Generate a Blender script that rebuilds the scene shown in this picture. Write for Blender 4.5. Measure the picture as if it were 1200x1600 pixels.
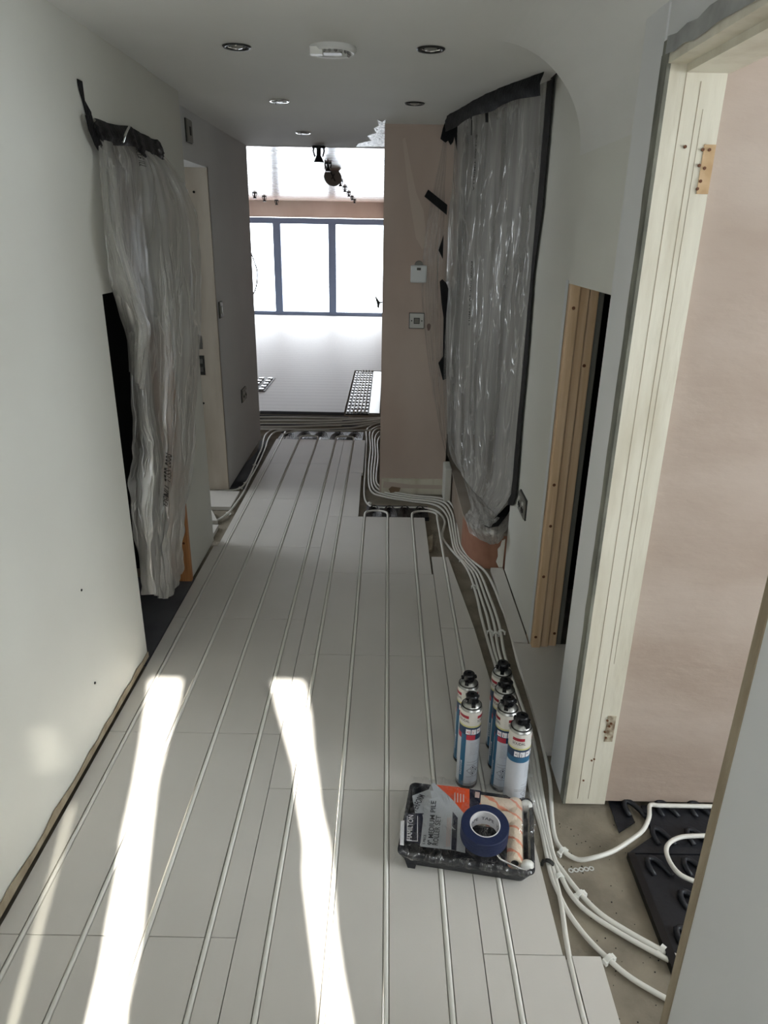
import bpy, math, random
from mathutils import Vector, Matrix
random.seed(7)
for o in list(bpy.data.objects): bpy.data.objects.remove(o)
S = bpy.context.scene
COL = S.collection

# ------------------------------------------------------------------ camera
EYE = Vector((0, 0, 1.6)); FPX = 1100.0
PITCH = math.atan(435 / FPX); ROLL = math.radians(1.0)
FW = Vector((0, math.cos(PITCH), -math.sin(PITCH)))
R0 = Vector((1, 0, 0)); U0 = R0.cross(FW)
RT = math.cos(ROLL) * R0 + math.sin(ROLL) * U0
UP = -math.sin(ROLL) * R0 + math.cos(ROLL) * U0
cd = bpy.data.cameras.new('camera'); cam = bpy.data.objects.new('camera', cd); COL.objects.link(cam)
cd.sensor_fit = 'VERTICAL'; cd.sensor_height = 24; cd.lens = 24 * FPX / 1600; cd.clip_start = .02
m3 = Matrix((RT, UP, -FW)).transposed(); cam.matrix_world = Matrix.Translation(EYE) @ m3.to_4x4()
S.camera = cam

# ------------------------------------------------------------------ light
SUN_H = (-.207, .978); SUN_T = .717            # horizontal travel of the sunlight, drop per metre
S.view_settings.view_transform = 'Standard'; S.view_settings.look = 'None'
S.view_settings.gamma = 1; S.view_settings.use_curve_mapping = False
S.view_settings.exposure = -0.03
W = bpy.data.worlds.new('world'); S.world = W; W.use_nodes = True
bg = W.node_tree.nodes['Background']; bg.inputs[0].default_value = (.86, .93, 1, 1); bg.inputs[1].default_value = 9.0
sd = bpy.data.lights.new('sun', 'SUN'); sd.energy = 32; sd.angle = math.radians(.8); sd.color = (1, .97, .9)
so = bpy.data.objects.new('sun', sd); COL.objects.link(so)
so.rotation_euler = Vector((SUN_H[0], SUN_H[1], -SUN_T)).to_track_quat('-Z', 'Y').to_euler()
def area(name, loc, direction, w, h, watts, color=(1, 1, 1), portal=False):
    a = bpy.data.lights.new(name, 'AREA'); a.shape = 'RECTANGLE'; a.size = w; a.size_y = h; a.energy = watts; a.color = color
    o = bpy.data.objects.new(name, a); COL.objects.link(o); o.location = loc
    o.rotation_euler = Vector(direction).to_track_quat('-Z', 'Y').to_euler()
    if portal: a.cycles.is_portal = True
    return o
area('front_door_daylight', (-.05, -.44, 1.35), (0, 1, -.12), 1.2, 1.3, 7, (.97, 1, .98))
area('far_window_portal', (-2.5, 15.0, .95), (0, -1, 0), 4.7, 1.8, 1, portal=True)
area('left_room_daylight', (-3.5, 4.5, 1.5), (1, -.05, -.25), 1.2, 1.2, 40, (.88, .94, 1))
area('side_room_fill', (3.0, .45, 1.5), (-1, .25, -.1), 1.2, 1.3, 17, (.97, 1, .97))  # added fill for the side room's pink wall, at an unseen opening
area('stair_fill', (1.9, 4.4, 3.3), (-.3, -.2, -1), .8, .8, 34, (.97, .98, 1))  # added fill lamp for the stairwell behind the sheet, no such source seen

# ------------------------------------------------------------------ pixel helpers (1200 x 1600 frame)
def ray(x, y): return FW + RT * ((x - 600) / FPX) + UP * ((800 - y) / FPX)
def on(p, n, x, y):
    d = ray(x, y); n = Vector(n); return EYE + d * ((Vector(p) - EYE).dot(n) / d.dot(n))
def onz(x, y, z=0.0): return on((0, 0, z), (0, 0, 1), x, y)
def onx(x, y, X): return on((X, 0, 0), (1, 0, 0), x, y)
def ony(x, y, Y): return on((0, Y, 0), (0, 1, 0), x, y)

# ------------------------------------------------------------------ materials
def s2l(c): return tuple(((v / 255) / 12.92 if v / 255 <= .04045 else ((v / 255 + .055) / 1.055) ** 2.4) for v in c)
def mat(name, rgb, rough=.6, metal=0, var=None, vscale=4, vstretch=(1, 1, 1), bump=0, bscale=60, spec=.4, coat=0, detail=4, lo=.35, hi=.65):
    m = bpy.data.materials.new(name); m.use_nodes = True; nt = m.node_tree; b = nt.nodes['Principled BSDF']
    c = (*s2l(rgb), 1); b.inputs['Base Color'].default_value = c
    b.inputs['Roughness'].default_value = rough; b.inputs['Metallic'].default_value = metal
    b.inputs['Specular IOR Level'].default_value = spec
    if coat: b.inputs['Coat Weight'].default_value = coat
    if var or bump:
        tc = nt.nodes.new('ShaderNodeTexCoord'); mp = nt.nodes.new('ShaderNodeMapping'); nt.links.new(tc.outputs['Object'], mp.inputs[0])
        mp.inputs['Scale'].default_value = vstretch
    if var:
        n = nt.nodes.new('ShaderNodeTexNoise'); n.inputs['Scale'].default_value = vscale; n.inputs['Detail'].default_value = detail
        nt.links.new(mp.outputs[0], n.inputs['Vector'])
        r = nt.nodes.new('ShaderNodeValToRGB'); r.color_ramp.elements[0].position = lo; r.color_ramp.elements[1].position = hi
        r.color_ramp.elements[0].color = c; r.color_ramp.elements[1].color = (*s2l(var), 1)
        nt.links.new(n.outputs[0], r.inputs[0]); nt.links.new(r.outputs[0], b.inputs['Base Color'])
    if bump:
        n2 = nt.nodes.new('ShaderNodeTexNoise'); n2.inputs['Scale'].default_value = bscale; n2.inputs['Detail'].default_value = 6
        nt.links.new(mp.outputs[0], n2.inputs['Vector'])
        bp = nt.nodes.new('ShaderNodeBump'); bp.inputs['Strength'].default_value = bump; bp.inputs['Distance'].default_value = .01
        nt.links.new(n2.outputs[0], bp.inputs['Height']); nt.links.new(bp.outputs[0], b.inputs['Normal'])
    return m
WHITE = mat('painted plaster', (218, 218, 210), .75, var=(211, 210, 202), vscale=1.5, bump=.05, bscale=30)
WHITE2 = mat('painted plaster cool', (217, 218, 217), .75, var=(209, 210, 210), vscale=1.5, bump=.05, bscale=30)
CEIL = mat('ceiling paint', (224, 224, 220), .8, var=(218, 218, 214), vscale=1.2, bump=.03, bscale=25)
PINK = mat('bare pink plaster', (202, 186, 174), .7, var=(190, 171, 158), vscale=2.2, vstretch=(1, 1, .6), bump=.08, bscale=12)
PINKD = mat('bare pink plaster patchy', (192, 177, 164), .75, var=(174, 156, 142), vscale=1.8, vstretch=(1, 1, 2.2), bump=.25, bscale=14)
CREAM = mat('cream gloss paint', (222, 217, 200), .45, var=(205, 198, 178), vscale=5, vstretch=(3, 3, .6), bump=.12, bscale=20, lo=.45, hi=.7)
RAW = mat('raw plasterboard edge', (138, 138, 126), .9, var=(88, 88, 80), vscale=9, vstretch=(1, 1, .6), bump=.6, bscale=40)
RAWB = mat('bare timber edge', (172, 160, 138), .8, var=(140, 126, 104), vscale=14, vstretch=(1, 1, .25), bump=.5, bscale=50)
PINE = mat('fresh pine', (222, 194, 160), .6, var=(208, 176, 138), vscale=7, vstretch=(8, 8, .35), bump=.1, bscale=30)
ORWOOD = mat('orange timber', (196, 140, 90), .6, var=(170, 112, 68), vscale=9, vstretch=(8, 8, .5))
KNOT = mat('timber knot', (105, 65, 38), .6)
BOARD = mat('grey insulation board', (216, 212, 205), .5, var=(211, 207, 200), vscale=3, bump=.02, bscale=200, spec=.45)
BOARDF = mat('far room board', (200, 202, 204), .5, spec=.8)
CHIP = mat('dusty chipboard', (146, 137, 121), .85, var=(122, 114, 100), vscale=9, bump=.3, bscale=90)
SLATE = mat('dark grey sheet', (96, 97, 101), .7, var=(82, 83, 88), vscale=6)
PIPE = mat('white plastic pipe', (228, 226, 218), .38, spec=.5)
CLIPM = mat('white plastic clip', (238, 238, 232), .4)
BLACKP = mat('black moulded plastic', (30, 32, 38), .45, bump=.15, bscale=80)
BLACKG = mat('black glossy plastic', (16, 17, 20), .3)
TAPE = mat('black duct tape', (8, 9, 12), .5, bump=.3, bscale=70, spec=.2)
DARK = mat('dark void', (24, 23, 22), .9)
FRAME = mat('glare lightened window frame', (104, 118, 142), .5)  # lightened blue-grey, the window glare is put into the frame colour
METAL = mat('brushed steel', (178, 178, 174), .3, metal=.9)
CHROME = mat('shiny metal', (215, 215, 215), .15, metal=1)
DKMETAL = mat('dark metal', (62, 62, 60), .45, metal=.5)
SWITCH = mat('switch plate white', (205, 205, 200), .4)
SWITCHG = mat('switch plate grey', (128, 126, 118), .4)
TERRA0 = mat('dusty riser', (150, 136, 122), .85, var=(136, 120, 106), vscale=6)
TERRA = mat('terracotta render', (164, 120, 98), .85, var=(146, 102, 82), vscale=7, bump=.15, bscale=60)
STEPTOP = mat('dusty step top', (158, 148, 136), .8, var=(146, 136, 124), vscale=5)
SPLASH = mat('white plaster splash', (232, 228, 218), .8, bump=.4, bscale=90)
def grooved_far(m):
    nt = m.node_tree; b = nt.nodes['Principled BSDF']; tc = nt.nodes.new('ShaderNodeTexCoord')
    sp = nt.nodes.new('ShaderNodeSeparateXYZ'); nt.links.new(tc.outputs['Object'], sp.inputs[0])
    mu = nt.nodes.new('ShaderNodeMath'); mu.operation = 'MULTIPLY'; mu.inputs[1].default_value = 1 / .15; nt.links.new(sp.outputs[1], mu.inputs[0])
    fr = nt.nodes.new('ShaderNodeMath'); fr.operation = 'FRACT'; nt.links.new(mu.outputs[0], fr.inputs[0])
    r = nt.nodes.new('ShaderNodeValToRGB'); r.color_ramp.interpolation = 'CONSTANT'
    e = r.color_ramp.elements; e[0].position = 0; e[0].color = (*s2l((190, 190, 188)), 1); e[1].position = .84; e[1].color = (*s2l((100, 98, 98)), 1)
    e.new(.88).color = (*s2l((222, 222, 220)), 1); e.new(.95).color = (*s2l((120, 118, 118)), 1)
    nt.links.new(fr.outputs[0], r.inputs[0]); nt.links.new(r.outputs[0], b.inputs['Base Color'])
grooved_far(BOARDF)
def wet_ceiling():
    m = mat('fresh wet plaster', (205, 180, 172), .2, spec=.9)
    nt = m.node_tree; b = nt.nodes['Principled BSDF']; tc = nt.nodes.new('ShaderNodeTexCoord'); mp = nt.nodes.new('ShaderNodeMapping')
    nt.links.new(tc.outputs['Object'], mp.inputs[0]); mp.inputs['Scale'].default_value = (.8, 6.5, 1)
    n = nt.nodes.new('ShaderNodeTexNoise'); n.inputs['Scale'].default_value = 1.6; n.inputs['Detail'].default_value = 5; nt.links.new(mp.outputs[0], n.inputs['Vector'])
    bp = nt.nodes.new('ShaderNodeBump'); bp.inputs['Strength'].default_value = 1; bp.inputs['Distance'].default_value = .012
    nt.links.new(n.outputs[0], bp.inputs['Height']); nt.links.new(bp.outputs[0], b.inputs['Normal']); nt.links.new(bp.outputs[0], b.inputs['Coat Normal'])
    n2 = nt.nodes.new('ShaderNodeTexNoise'); n2.inputs['Scale'].default_value = 1.1; nt.links.new(mp.outputs[0], n2.inputs['Vector'])
    r = nt.nodes.new('ShaderNodeValToRGB'); r.color_ramp.elements[0].position = .42; r.color_ramp.elements[1].position = .6
    r.color_ramp.elements[0].color = (*s2l((212, 176, 170)), 1); r.color_ramp.elements[1].color = (*s2l((222, 212, 196)), 1)
    nt.links.new(n2.outputs[0], r.inputs[0]); nt.links.new(r.outputs[0], b.inputs['Base Color'])
    b.inputs['Coat Weight'].default_value = .35; b.inputs['Coat Roughness'].default_value = .12
    return m
WET = wet_ceiling()
def film(name, alpha, streak=1.0, white=(205, 203, 196), gloss=.16, rough=.22):
    m = bpy.data.materials.new(name); m.use_nodes = True; nt = m.node_tree; nt.nodes.clear(); N = nt.nodes.new; L = nt.links.new
    out = N('ShaderNodeOutputMaterial'); d = N('ShaderNodeBsdfDiffuse'); t = N('ShaderNodeBsdfTranslucent'); g = N('ShaderNodeBsdfGlossy'); tr = N('ShaderNodeBsdfTransparent')
    c = (*s2l(white), 1); d.inputs[0].default_value = c; t.inputs[0].default_value = c; g.inputs[0].default_value = (.9, .9, .9, 1); g.inputs['Roughness'].default_value = rough
    tc = N('ShaderNodeTexCoord'); mp = N('ShaderNodeMapping'); L(tc.outputs['UV'], mp.inputs[0]); mp.inputs['Scale'].default_value = (5, .9, 1)
    n = N('ShaderNodeTexNoise'); n.inputs['Scale'].default_value = 2.2; n.inputs['Detail'].default_value = 7; L(mp.outputs[0], n.inputs['Vector'])
    bp = N('ShaderNodeBump'); bp.inputs['Strength'].default_value = .7 * streak; bp.inputs['Distance'].default_value = .012; L(n.outputs[0], bp.inputs['Height'])
    for x in (d, g, t): L(bp.outputs[0], x.inputs['Normal'])
    m1 = N('ShaderNodeMixShader'); m1.inputs[0].default_value = .4; L(d.outputs[0], m1.inputs[1]); L(t.outputs[0], m1.inputs[2])
    m2 = N('ShaderNodeMixShader'); m2.inputs[0].default_value = gloss; L(m1.outputs[0], m2.inputs[1]); L(g.outputs[0], m2.inputs[2])
    mp2 = N('ShaderNodeMapping'); L(tc.outputs['UV'], mp2.inputs[0]); mp2.inputs['Scale'].default_value = (5, 2.2, 1); mp2.inputs['Rotation'].default_value = (0, 0, .25)
    n3 = N('ShaderNodeTexNoise'); n3.inputs['Scale'].default_value = 2.6; n3.inputs['Detail'].default_value = 3; n3.inputs['Distortion'].default_value = .6; L(mp2.outputs[0], n3.inputs['Vector'])
    cr_ = N('ShaderNodeValToRGB'); e = cr_.color_ramp.elements; e[0].position = .465; e[0].color = (0, 0, 0, 1); e[1].position = .50; e[1].color = (1, 1, 1, 1); e.new(.535).color = (0, 0, 0, 1); L(n3.outputs[0], cr_.inputs[0])
    bp2 = N('ShaderNodeBump'); bp2.inputs['Strength'].default_value = .8 * streak; bp2.inputs['Distance'].default_value = .006; L(cr_.outputs[0], bp2.inputs['Height']); L(bp.outputs[0], bp2.inputs['Normal'])
    for x in (d, g, t): L(bp2.outputs[0], x.inputs['Normal'])
    r = N('ShaderNodeMapRange'); r.inputs['From Min'].default_value = .36; r.inputs['From Max'].default_value = .66; r.inputs['To Min'].default_value = max(0, alpha - .22 * streak); r.inputs['To Max'].default_value = min(1, alpha + .22 * streak); L(n.outputs[0], r.inputs[0])
    ad = N('ShaderNodeMath'); ad.operation = 'MULTIPLY_ADD'; ad.use_clamp = True; ad.inputs[1].default_value = .28 * streak; L(cr_.outputs[0], ad.inputs[0]); L(r.outputs[0], ad.inputs[2]); r = ad
    m3 = N('ShaderNodeMixShader'); L(r.outputs[0], m3.inputs[0]); L(tr.outputs[0], m3.inputs[1]); L(m2.outputs[0], m3.inputs[2])
    L(m3.outputs[0], out.inputs[0]); return m
FILM = film('milky dust sheet', .66, 1, (222, 220, 214), .24, .25); FILMT = film('milky dust sheet thin', .56, 1, (222, 220, 214), .24, .22); FILMX = film('thin clear sheet margin', .20, .8)
WRAP = film('clear shrink wrap', .09, .4, (235, 235, 235), .8, .10)

# ------------------------------------------------------------------ mesh helpers
class MB:
    def __init__(s): s.v = []; s.f = []; s.mi = []; s.cur = 0; s.uv = {}
    def add(s, vs, fs):
        k = len(s.v); s.v += [tuple(v) for v in vs]
        for f in fs: s.f.append([k + i for i in f]); s.mi.append(s.cur)
        return k
    def box(s, x0, x1, y0, y1, z0, z1):
        s.add([(x0, y0, z0), (x1, y0, z0), (x1, y1, z0), (x0, y1, z0), (x0, y0, z1), (x1, y0, z1), (x1, y1, z1), (x0, y1, z1)],
              [(0, 3, 2, 1), (4, 5, 6, 7), (0, 1, 5, 4), (1, 2, 6, 5), (2, 3, 7, 6), (3, 0, 4, 7)]); return s
    def prism(s, pts, n, t):           # planar polygon pts extruded by vector n*t
        n = Vector(n); a = [Vector(p) for p in pts]; b = [p + n * t for p in a]; k = len(a)
        s.add(a + b, [list(range(k))[::-1], list(range(k, 2 * k))] + [(i, (i + 1) % k, k + (i + 1) % k, k + i) for i in range(k)]); return s
    def tube(s, pts, r, seg=8, smooth=0, caps=True):
        P = [Vector(p) for p in pts]
        if smooth: P = catmull(P, smooth)
        n = len(P); vs = []; up = Vector((0, 0, 1))
        for i, p in enumerate(P):
            d = (P[min(i + 1, n - 1)] - P[max(i - 1, 0)]).normalized()
            a = d.cross(up if abs(d.z) < .95 else Vector((0, 1, 0))).normalized(); b = a.cross(d).normalized()
            rr = r(i / (n - 1)) if callable(r) else r
            for j in range(seg):
                t = 2 * math.pi * j / seg; vs.append(p + (a * math.cos(t) + b * math.sin(t)) * rr)
        fs = [(i * seg + j, i * seg + (j + 1) % seg, (i + 1) * seg + (j + 1) % seg, (i + 1) * seg + j) for i in range(n - 1) for j in range(seg)]
        if caps: fs += [list(range(seg))[::-1], list(range((n - 1) * seg, n * seg))]
        s.add(vs, fs); return s
    def lathe(s, prof, seg=32, c=(0, 0, 0), ax='z', mfun=None):
        c = Vector(c); vs = []
        for r, z in prof:
            for j in range(seg):
                t = 2 * math.pi * j / seg
                q = {'z': (r * math.cos(t), r * math.sin(t), z), 'x': (z, r * math.cos(t), r * math.sin(t)), 'y': (r * math.sin(t), z, r * math.cos(t))}[ax]
                vs.append(c + Vector(q))
        k = len(s.v); s.v += [tuple(v) for v in vs]
        for i in range(len(prof) - 1):
            for j in range(seg):
                s.f.append([k + i * seg + j, k + i * seg + (j + 1) % seg, k + (i + 1) * seg + (j + 1) % seg, k + (i + 1) * seg + j])
                s.mi.append(mfun(2 * math.pi * (j + .5) / seg, (prof[i][1] + prof[i + 1][1]) / 2) if mfun else s.cur)
        return s
    def grid(s, fn, nu, nv):           # fn(u, v) -> point
        vs = [fn(i / nu, j / nv) for j in range(nv + 1) for i in range(nu + 1)]
        k = len(s.v)
        for j in range(nv + 1):
            for i in range(nu + 1): s.uv[k + j * (nu + 1) + i] = (i / nu, j / nv)
        s.add(vs, [(j * (nu + 1) + i, j * (nu + 1) + i + 1, (j + 1) * (nu + 1) + i + 1, (j + 1) * (nu + 1) + i) for j in range(nv) for i in range(nu)]); return s
    def build(s, name, mats, parent=None, smooth=False, bevel=0):
        me = bpy.data.meshes.new(name); me.from_pydata([tuple(v) for v in s.v], [], s.f); me.update()
        mats = mats if isinstance(mats, (list, tuple)) else [mats]
        for m in mats: me.materials.append(m)
        for p, i in zip(me.polygons, s.mi): p.material_index = i; p.use_smooth = smooth
        if s.uv:
            ul = me.uv_layers.new(name='UVMap')
            for l in me.loops: ul.data[l.index].uv = s.uv.get(l.vertex_index, (0, 0))
        o = bpy.data.objects.new(name, me); COL.objects.link(o)
        if parent: o.parent = parent
        if bevel:
            b = o.modifiers.new('bevel', 'BEVEL'); b.width = bevel; b.segments = 2; b.limit_method = 'ANGLE'
        return o
def catmull(P, k):
    out = []
    for i in range(len(P) - 1):
        a, b, c, d = P[max(i - 1, 0)], P[i], P[i + 1], P[min(i + 2, len(P) - 1)]
        for j in range(k):
            t = j / k; out.append(.5 * ((2 * b) + (c - a) * t + (2 * a - 5 * b + 4 * c - d) * t * t + (3 * b - a - 3 * c + d) * t ** 3))
    out.append(P[-1]); return out
def tag(o, label=None, cat=None, group=None, kind=None):
    if label: o['label'] = label
    if cat: o['category'] = cat
    if group: o['group'] = group
    if kind: o['kind'] = kind
    return o
def empty(name, loc, label, cat, group=None, rz=0):
    o = bpy.data.objects.new(name, None); COL.objects.link(o); o.location = loc; o.rotation_euler = (0, 0, rz); return tag(o, label, cat, group)
def struct(name, mb, m, **k): return tag(mb.build(name, m, **k), kind='structure')
def box(*a): return MB().box(*a)
def copy_tree(o, parent=None):
    c = o.copy(); COL.objects.link(c); c.parent = parent
    for ch in [x for x in bpy.data.objects if x.parent == o]: copy_tree(ch, c)
    return c
_tc = {}
def text_geo(txt, size):               # (verts2d, faces, width)
    if (txt, size) in _tc: return _tc[(txt, size)]
    cu = bpy.data.curves.new('t', 'FONT'); cu.body = txt; cu.size = size; cu.resolution_u = 3; cu.offset = .012 * size
    o = bpy.data.objects.new('t', cu); COL.objects.link(o); dg = bpy.context.evaluated_depsgraph_get(); e = o.evaluated_get(dg); me = e.to_mesh()
    v = [(p.co.x, p.co.y) for p in me.vertices]; f = [list(p.vertices) for p in me.polygons]; e.to_mesh_clear()
    bpy.data.objects.remove(o); bpy.data.curves.remove(cu)
    w = max([p[0] for p in v] + [0]); _tc[(txt, size)] = (v, f, w); return _tc[(txt, size)]
def add_text(mb, txt, size, fn, squeeze=1.0):
    v, f, w = text_geo(txt, size); mb.add([fn(a * squeeze, b) for a, b in v], f)

# ================================================================== THE SETTING
H = 2.17
# floor and sub-floor
struct('floor', MB().box(-5.2, 3.3, -.6, 15.3, -.12, -.024), CHIP)
struct('floor_far_room', MB().box(-5.0, -.40, 6.62, 15.04, -.023, 0).box(-.40, -.02, 8.85, 15.04, -.023, 0), BOARDF)
# ceilings
struct('ceiling', MB().box(-1.2, .40, -.6, 5.66, H, H + .1).box(.40, .69, -.6, 1.7, H, H + .1).box(.40, 2.4, 1.7, 3.27, H, H + .1).box(-5.2, -1.2, -.6, 5.66, H + .05, H + .15).box(.4, 2.4, 3.27, 5.4, H, H + .1), CEIL)
struct('ceiling_far_room', MB().box(-5.2, .1, 5.66, 15.3, H - .003, H + .1), WET)
struct('ceiling_side_room', MB().box(.69, 3.3, -.6, 1.8, 2.9, 3.0), CEIL)
# coved corner over the right wall, ending in an arch
cove = MB(); cx, cz, cr = .306, 1.85, .32; prof = [(cx + cr * math.sin(a * math.pi / 48), cz + cr * math.cos(a * math.pi / 48)) for a in range(25)]
for ya, yb, xm in ((-.5, 1.70, .557), (1.70, 2.6, .626)):
    pr_ = [p for p in prof if p[0] <= xm] + ([(xm, cz + math.sqrt(cr * cr - (xm - cx) ** 2))] if xm < .6 else [])
    sec = pr_ + [(xm, H + .05), (cx, H + .05)]; n = len(sec)
    cove.add([(x, ya, z) for x, z in sec] + [(x, yb, z) for x, z in sec], [list(range(n)), list(range(n, 2 * n))[::-1]] + [(i, n + i, n + (i + 1) % n, (i + 1) % n) for i in range(n)])
struct('ceiling_cove', cove, CEIL)
# left walls
struct('wall_left', MB().box(-1.05, -.935, -.5, 2.40, .012, H + .02).box(-1.05, -.935, 2.40, 3.12, 1.89, H + .02).box(-1.05, -.935, 2.40, 2.525, 1.40, 1.89).box(-1.06, -.942, 3.12, 3.57, .0, H + .02), WHITE)
struct('wall_left_far', MB().box(-1.17, -1.035, 3.57, 4.42, 1.93, H + .02).box(-1.17, -1.035, 4.42, 5.66, 0, H + .02), WHITE2)
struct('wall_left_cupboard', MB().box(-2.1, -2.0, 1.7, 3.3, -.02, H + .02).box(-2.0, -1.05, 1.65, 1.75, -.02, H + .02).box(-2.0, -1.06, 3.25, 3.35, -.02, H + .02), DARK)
struct('wall_left_room', MB().box(-4.1, -4.0, 3.3, 5.6, -.02, 2.3).box(-4.0, -2.0, 3.25, 3.35, -.02, 2.3).box(-5.1, -1.17, 5.56, 5.66, -.02, 2.3), WHITE2)
# ragged unfinished foot of the left wall
t = MB(); ys = [1.1 + i * .065 for i in range(21)]
pts = [(-.933, y, .012 + .0) for y in ys] + [(-.933, y, .03 + .018 * random.random()) for y in reversed(ys)]
t.prism(pts, (1, 0, 0), .003); struct('trim_1', t, RAWB)
# right walls
struct('wall_right', MB().box(.558, .69, -.5, .895, 0, H + .02).box(.562, .69, .895, 1.702, 1.975, H + .02).box(.558, .69, 1.70, 1.84, .0, H + .02), WHITE2)
struct('wall_right_far', MB().box(.626, .74, 1.84, 2.577, 1.45, H + .02).box(.626, .74, 2.577, 3.27, 0, H + .02), WHITE)
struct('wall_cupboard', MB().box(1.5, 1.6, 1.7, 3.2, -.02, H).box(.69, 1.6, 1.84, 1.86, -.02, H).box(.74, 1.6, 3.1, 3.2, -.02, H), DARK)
# pink block : end wall of the hall right of the opening, its side runs on along the far room
pb = MB(); pb.add([(-.033, 4.45, -.02), (.40, 4.45, -.02), (.40, 15.2, -.02), (-.105, 15.2, -.02), (-.033, 4.45, H + .02), (.40, 4.45, H + .02), (.40, 15.2, H + .02), (-.105, 15.2, H + .02)],
       [(0, 3, 2, 1), (4, 5, 6, 7), (0, 1, 5, 4), (1, 2, 6, 5), (2, 3, 7, 6), (3, 0, 4, 7)])
struct('wall_end', pb, PINK)
struct('wall_stair', MB().box(.4, 2.4, 5.3, 5.4, 0, 3.5).box(2.3, 2.4, 3.2, 5.3, 0, 3.5).box(.74, 2.4, 3.2, 3.27, 0, 3.5), WHITE)
# side room behind the right doorway
struct('wall_side_room', MB().box(.69, 3.3, 1.68, 1.8, 0, 2.9), PINKD)
struct('wall_side_room_east', MB().box(3.1, 3.2, -.6, 1.7, 0, .7).box(3.1, 3.2, -.6, 1.7, 2.05, 2.9).box(.60, .69, -.6, 1.8, H + .1, 2.9).box(3.1, 3.2, -.6, -.2, .7, 2.05).box(3.1, 3.2, 1.1, 1.7, .7, 2.05).box(.69, 3.2, -.6, -.5, 0, 2.9), WHITE2)
# far room walls and window
struct('wall_far', MB().box(-5.2, .1, 15.05, 15.2, 1.87, H + .02), PINK)
struct('wall_far_room_left', MB().box(-5.2, -5.0, 5.56, 15.2, 0, H + .02), WHITE2)
struct('baseboard_end', MB().box(-.02, .395, 4.43, 4.45, -.02, .085), CREAM)
wf = MB(); Y0, Y1 = 15.04, 15.12
wf.box(-5, -.1, Y0, Y1, 1.75, 1.86).box(-5, -.1, Y0, Y1, -.02, .07)
for xm in (-4.42, -3.32, -2.23, -1.13): wf.box(xm - .075, xm + .075, Y0 - .01, Y1, .07, 1.75)
w1 = struct('window_1', wf, FRAME)
gl = bpy.data.materials.new('window glass'); gl.use_nodes = True; nt = gl.node_tree; nt.nodes.clear()
o_ = nt.nodes.new('ShaderNodeOutputMaterial'); a_ = nt.nodes.new('ShaderNodeBsdfTransparent'); b_ = nt.nodes.new('ShaderNodeBsdfGlossy'); b_.inputs['Roughness'].default_value = .02
x_ = nt.nodes.new('ShaderNodeMixShader'); x_.inputs[0].default_value = .06; nt.links.new(a_.outputs[0], x_.inputs[1]); nt.links.new(b_.outputs[0], x_.inputs[2]); nt.links.new(x_.outputs[0], o_.inputs[0])
for xa, xb in ((-4.345, -3.395), (-3.245, -2.305), (-2.155, -1.205), (-1.055, -.1)): box(xa, xb, 15.075, 15.083, .07, 1.75).build('window_pane', gl, w1)

sk = MB(); sk.prism([onz(x, y, H - .001) for x, y in [(603, 186), (597, 190), (590, 187), (592, 196), (584, 200), (588, 207), (574, 212), (580, 219), (560, 224), (556, 229), (603, 229)]], (0, 0, -1), .0015)
struct('trim_8', sk, mat('smeared skim coat', (150, 148, 140), .35, var=(226, 224, 216), vscale=14, vstretch=(3, 1, 1), bump=.5, bscale=20, lo=.45, hi=.55))
# unseen blocker added behind the camera, slits shaped to give the sun streaks
SX = -SUN_H[0] / SUN_H[1]
def back(p, Y=-.5):                    # where the sun ray that ends at p crossed the plane y = Y
    d = (p[1] - Y); return (p[0] + SX * d, p[2] + SUN_T / SUN_H[1] * d)
fl = [((235, 1058), (285, 1058)), ((233, 1085), (281, 1085)), ((222, 1160), (262, 1150)), ((210, 1230), (247, 1215)), ((192, 1310), (238, 1300)), ((186, 1360), (231, 1370)), ((170, 1440), (224, 1450)), ((158, 1510), (212, 1510)), ((146, 1560), (202, 1560)), ((132, 1620), (200, 1620))]
fr_ = [((426, 1058), (474, 1058)), ((434, 1100), (484, 1112)), ((448, 1150), (488, 1160)), ((462, 1200), (494, 1200)), ((468, 1260), (500, 1250)), ((478, 1320), (512, 1300)), ((476, 1370), (519, 1360)), ((483, 1430), (524, 1430)), ((492, 1500), (534, 1500)), ((500, 1560), (546, 1560)), ((503, 1620), (556, 1620))]
def slit(rows): return [(back(onz(*a)), back(onz(*b))) for a, b in rows]
sl, sr = slit(fl), slit(fr_)
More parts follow.
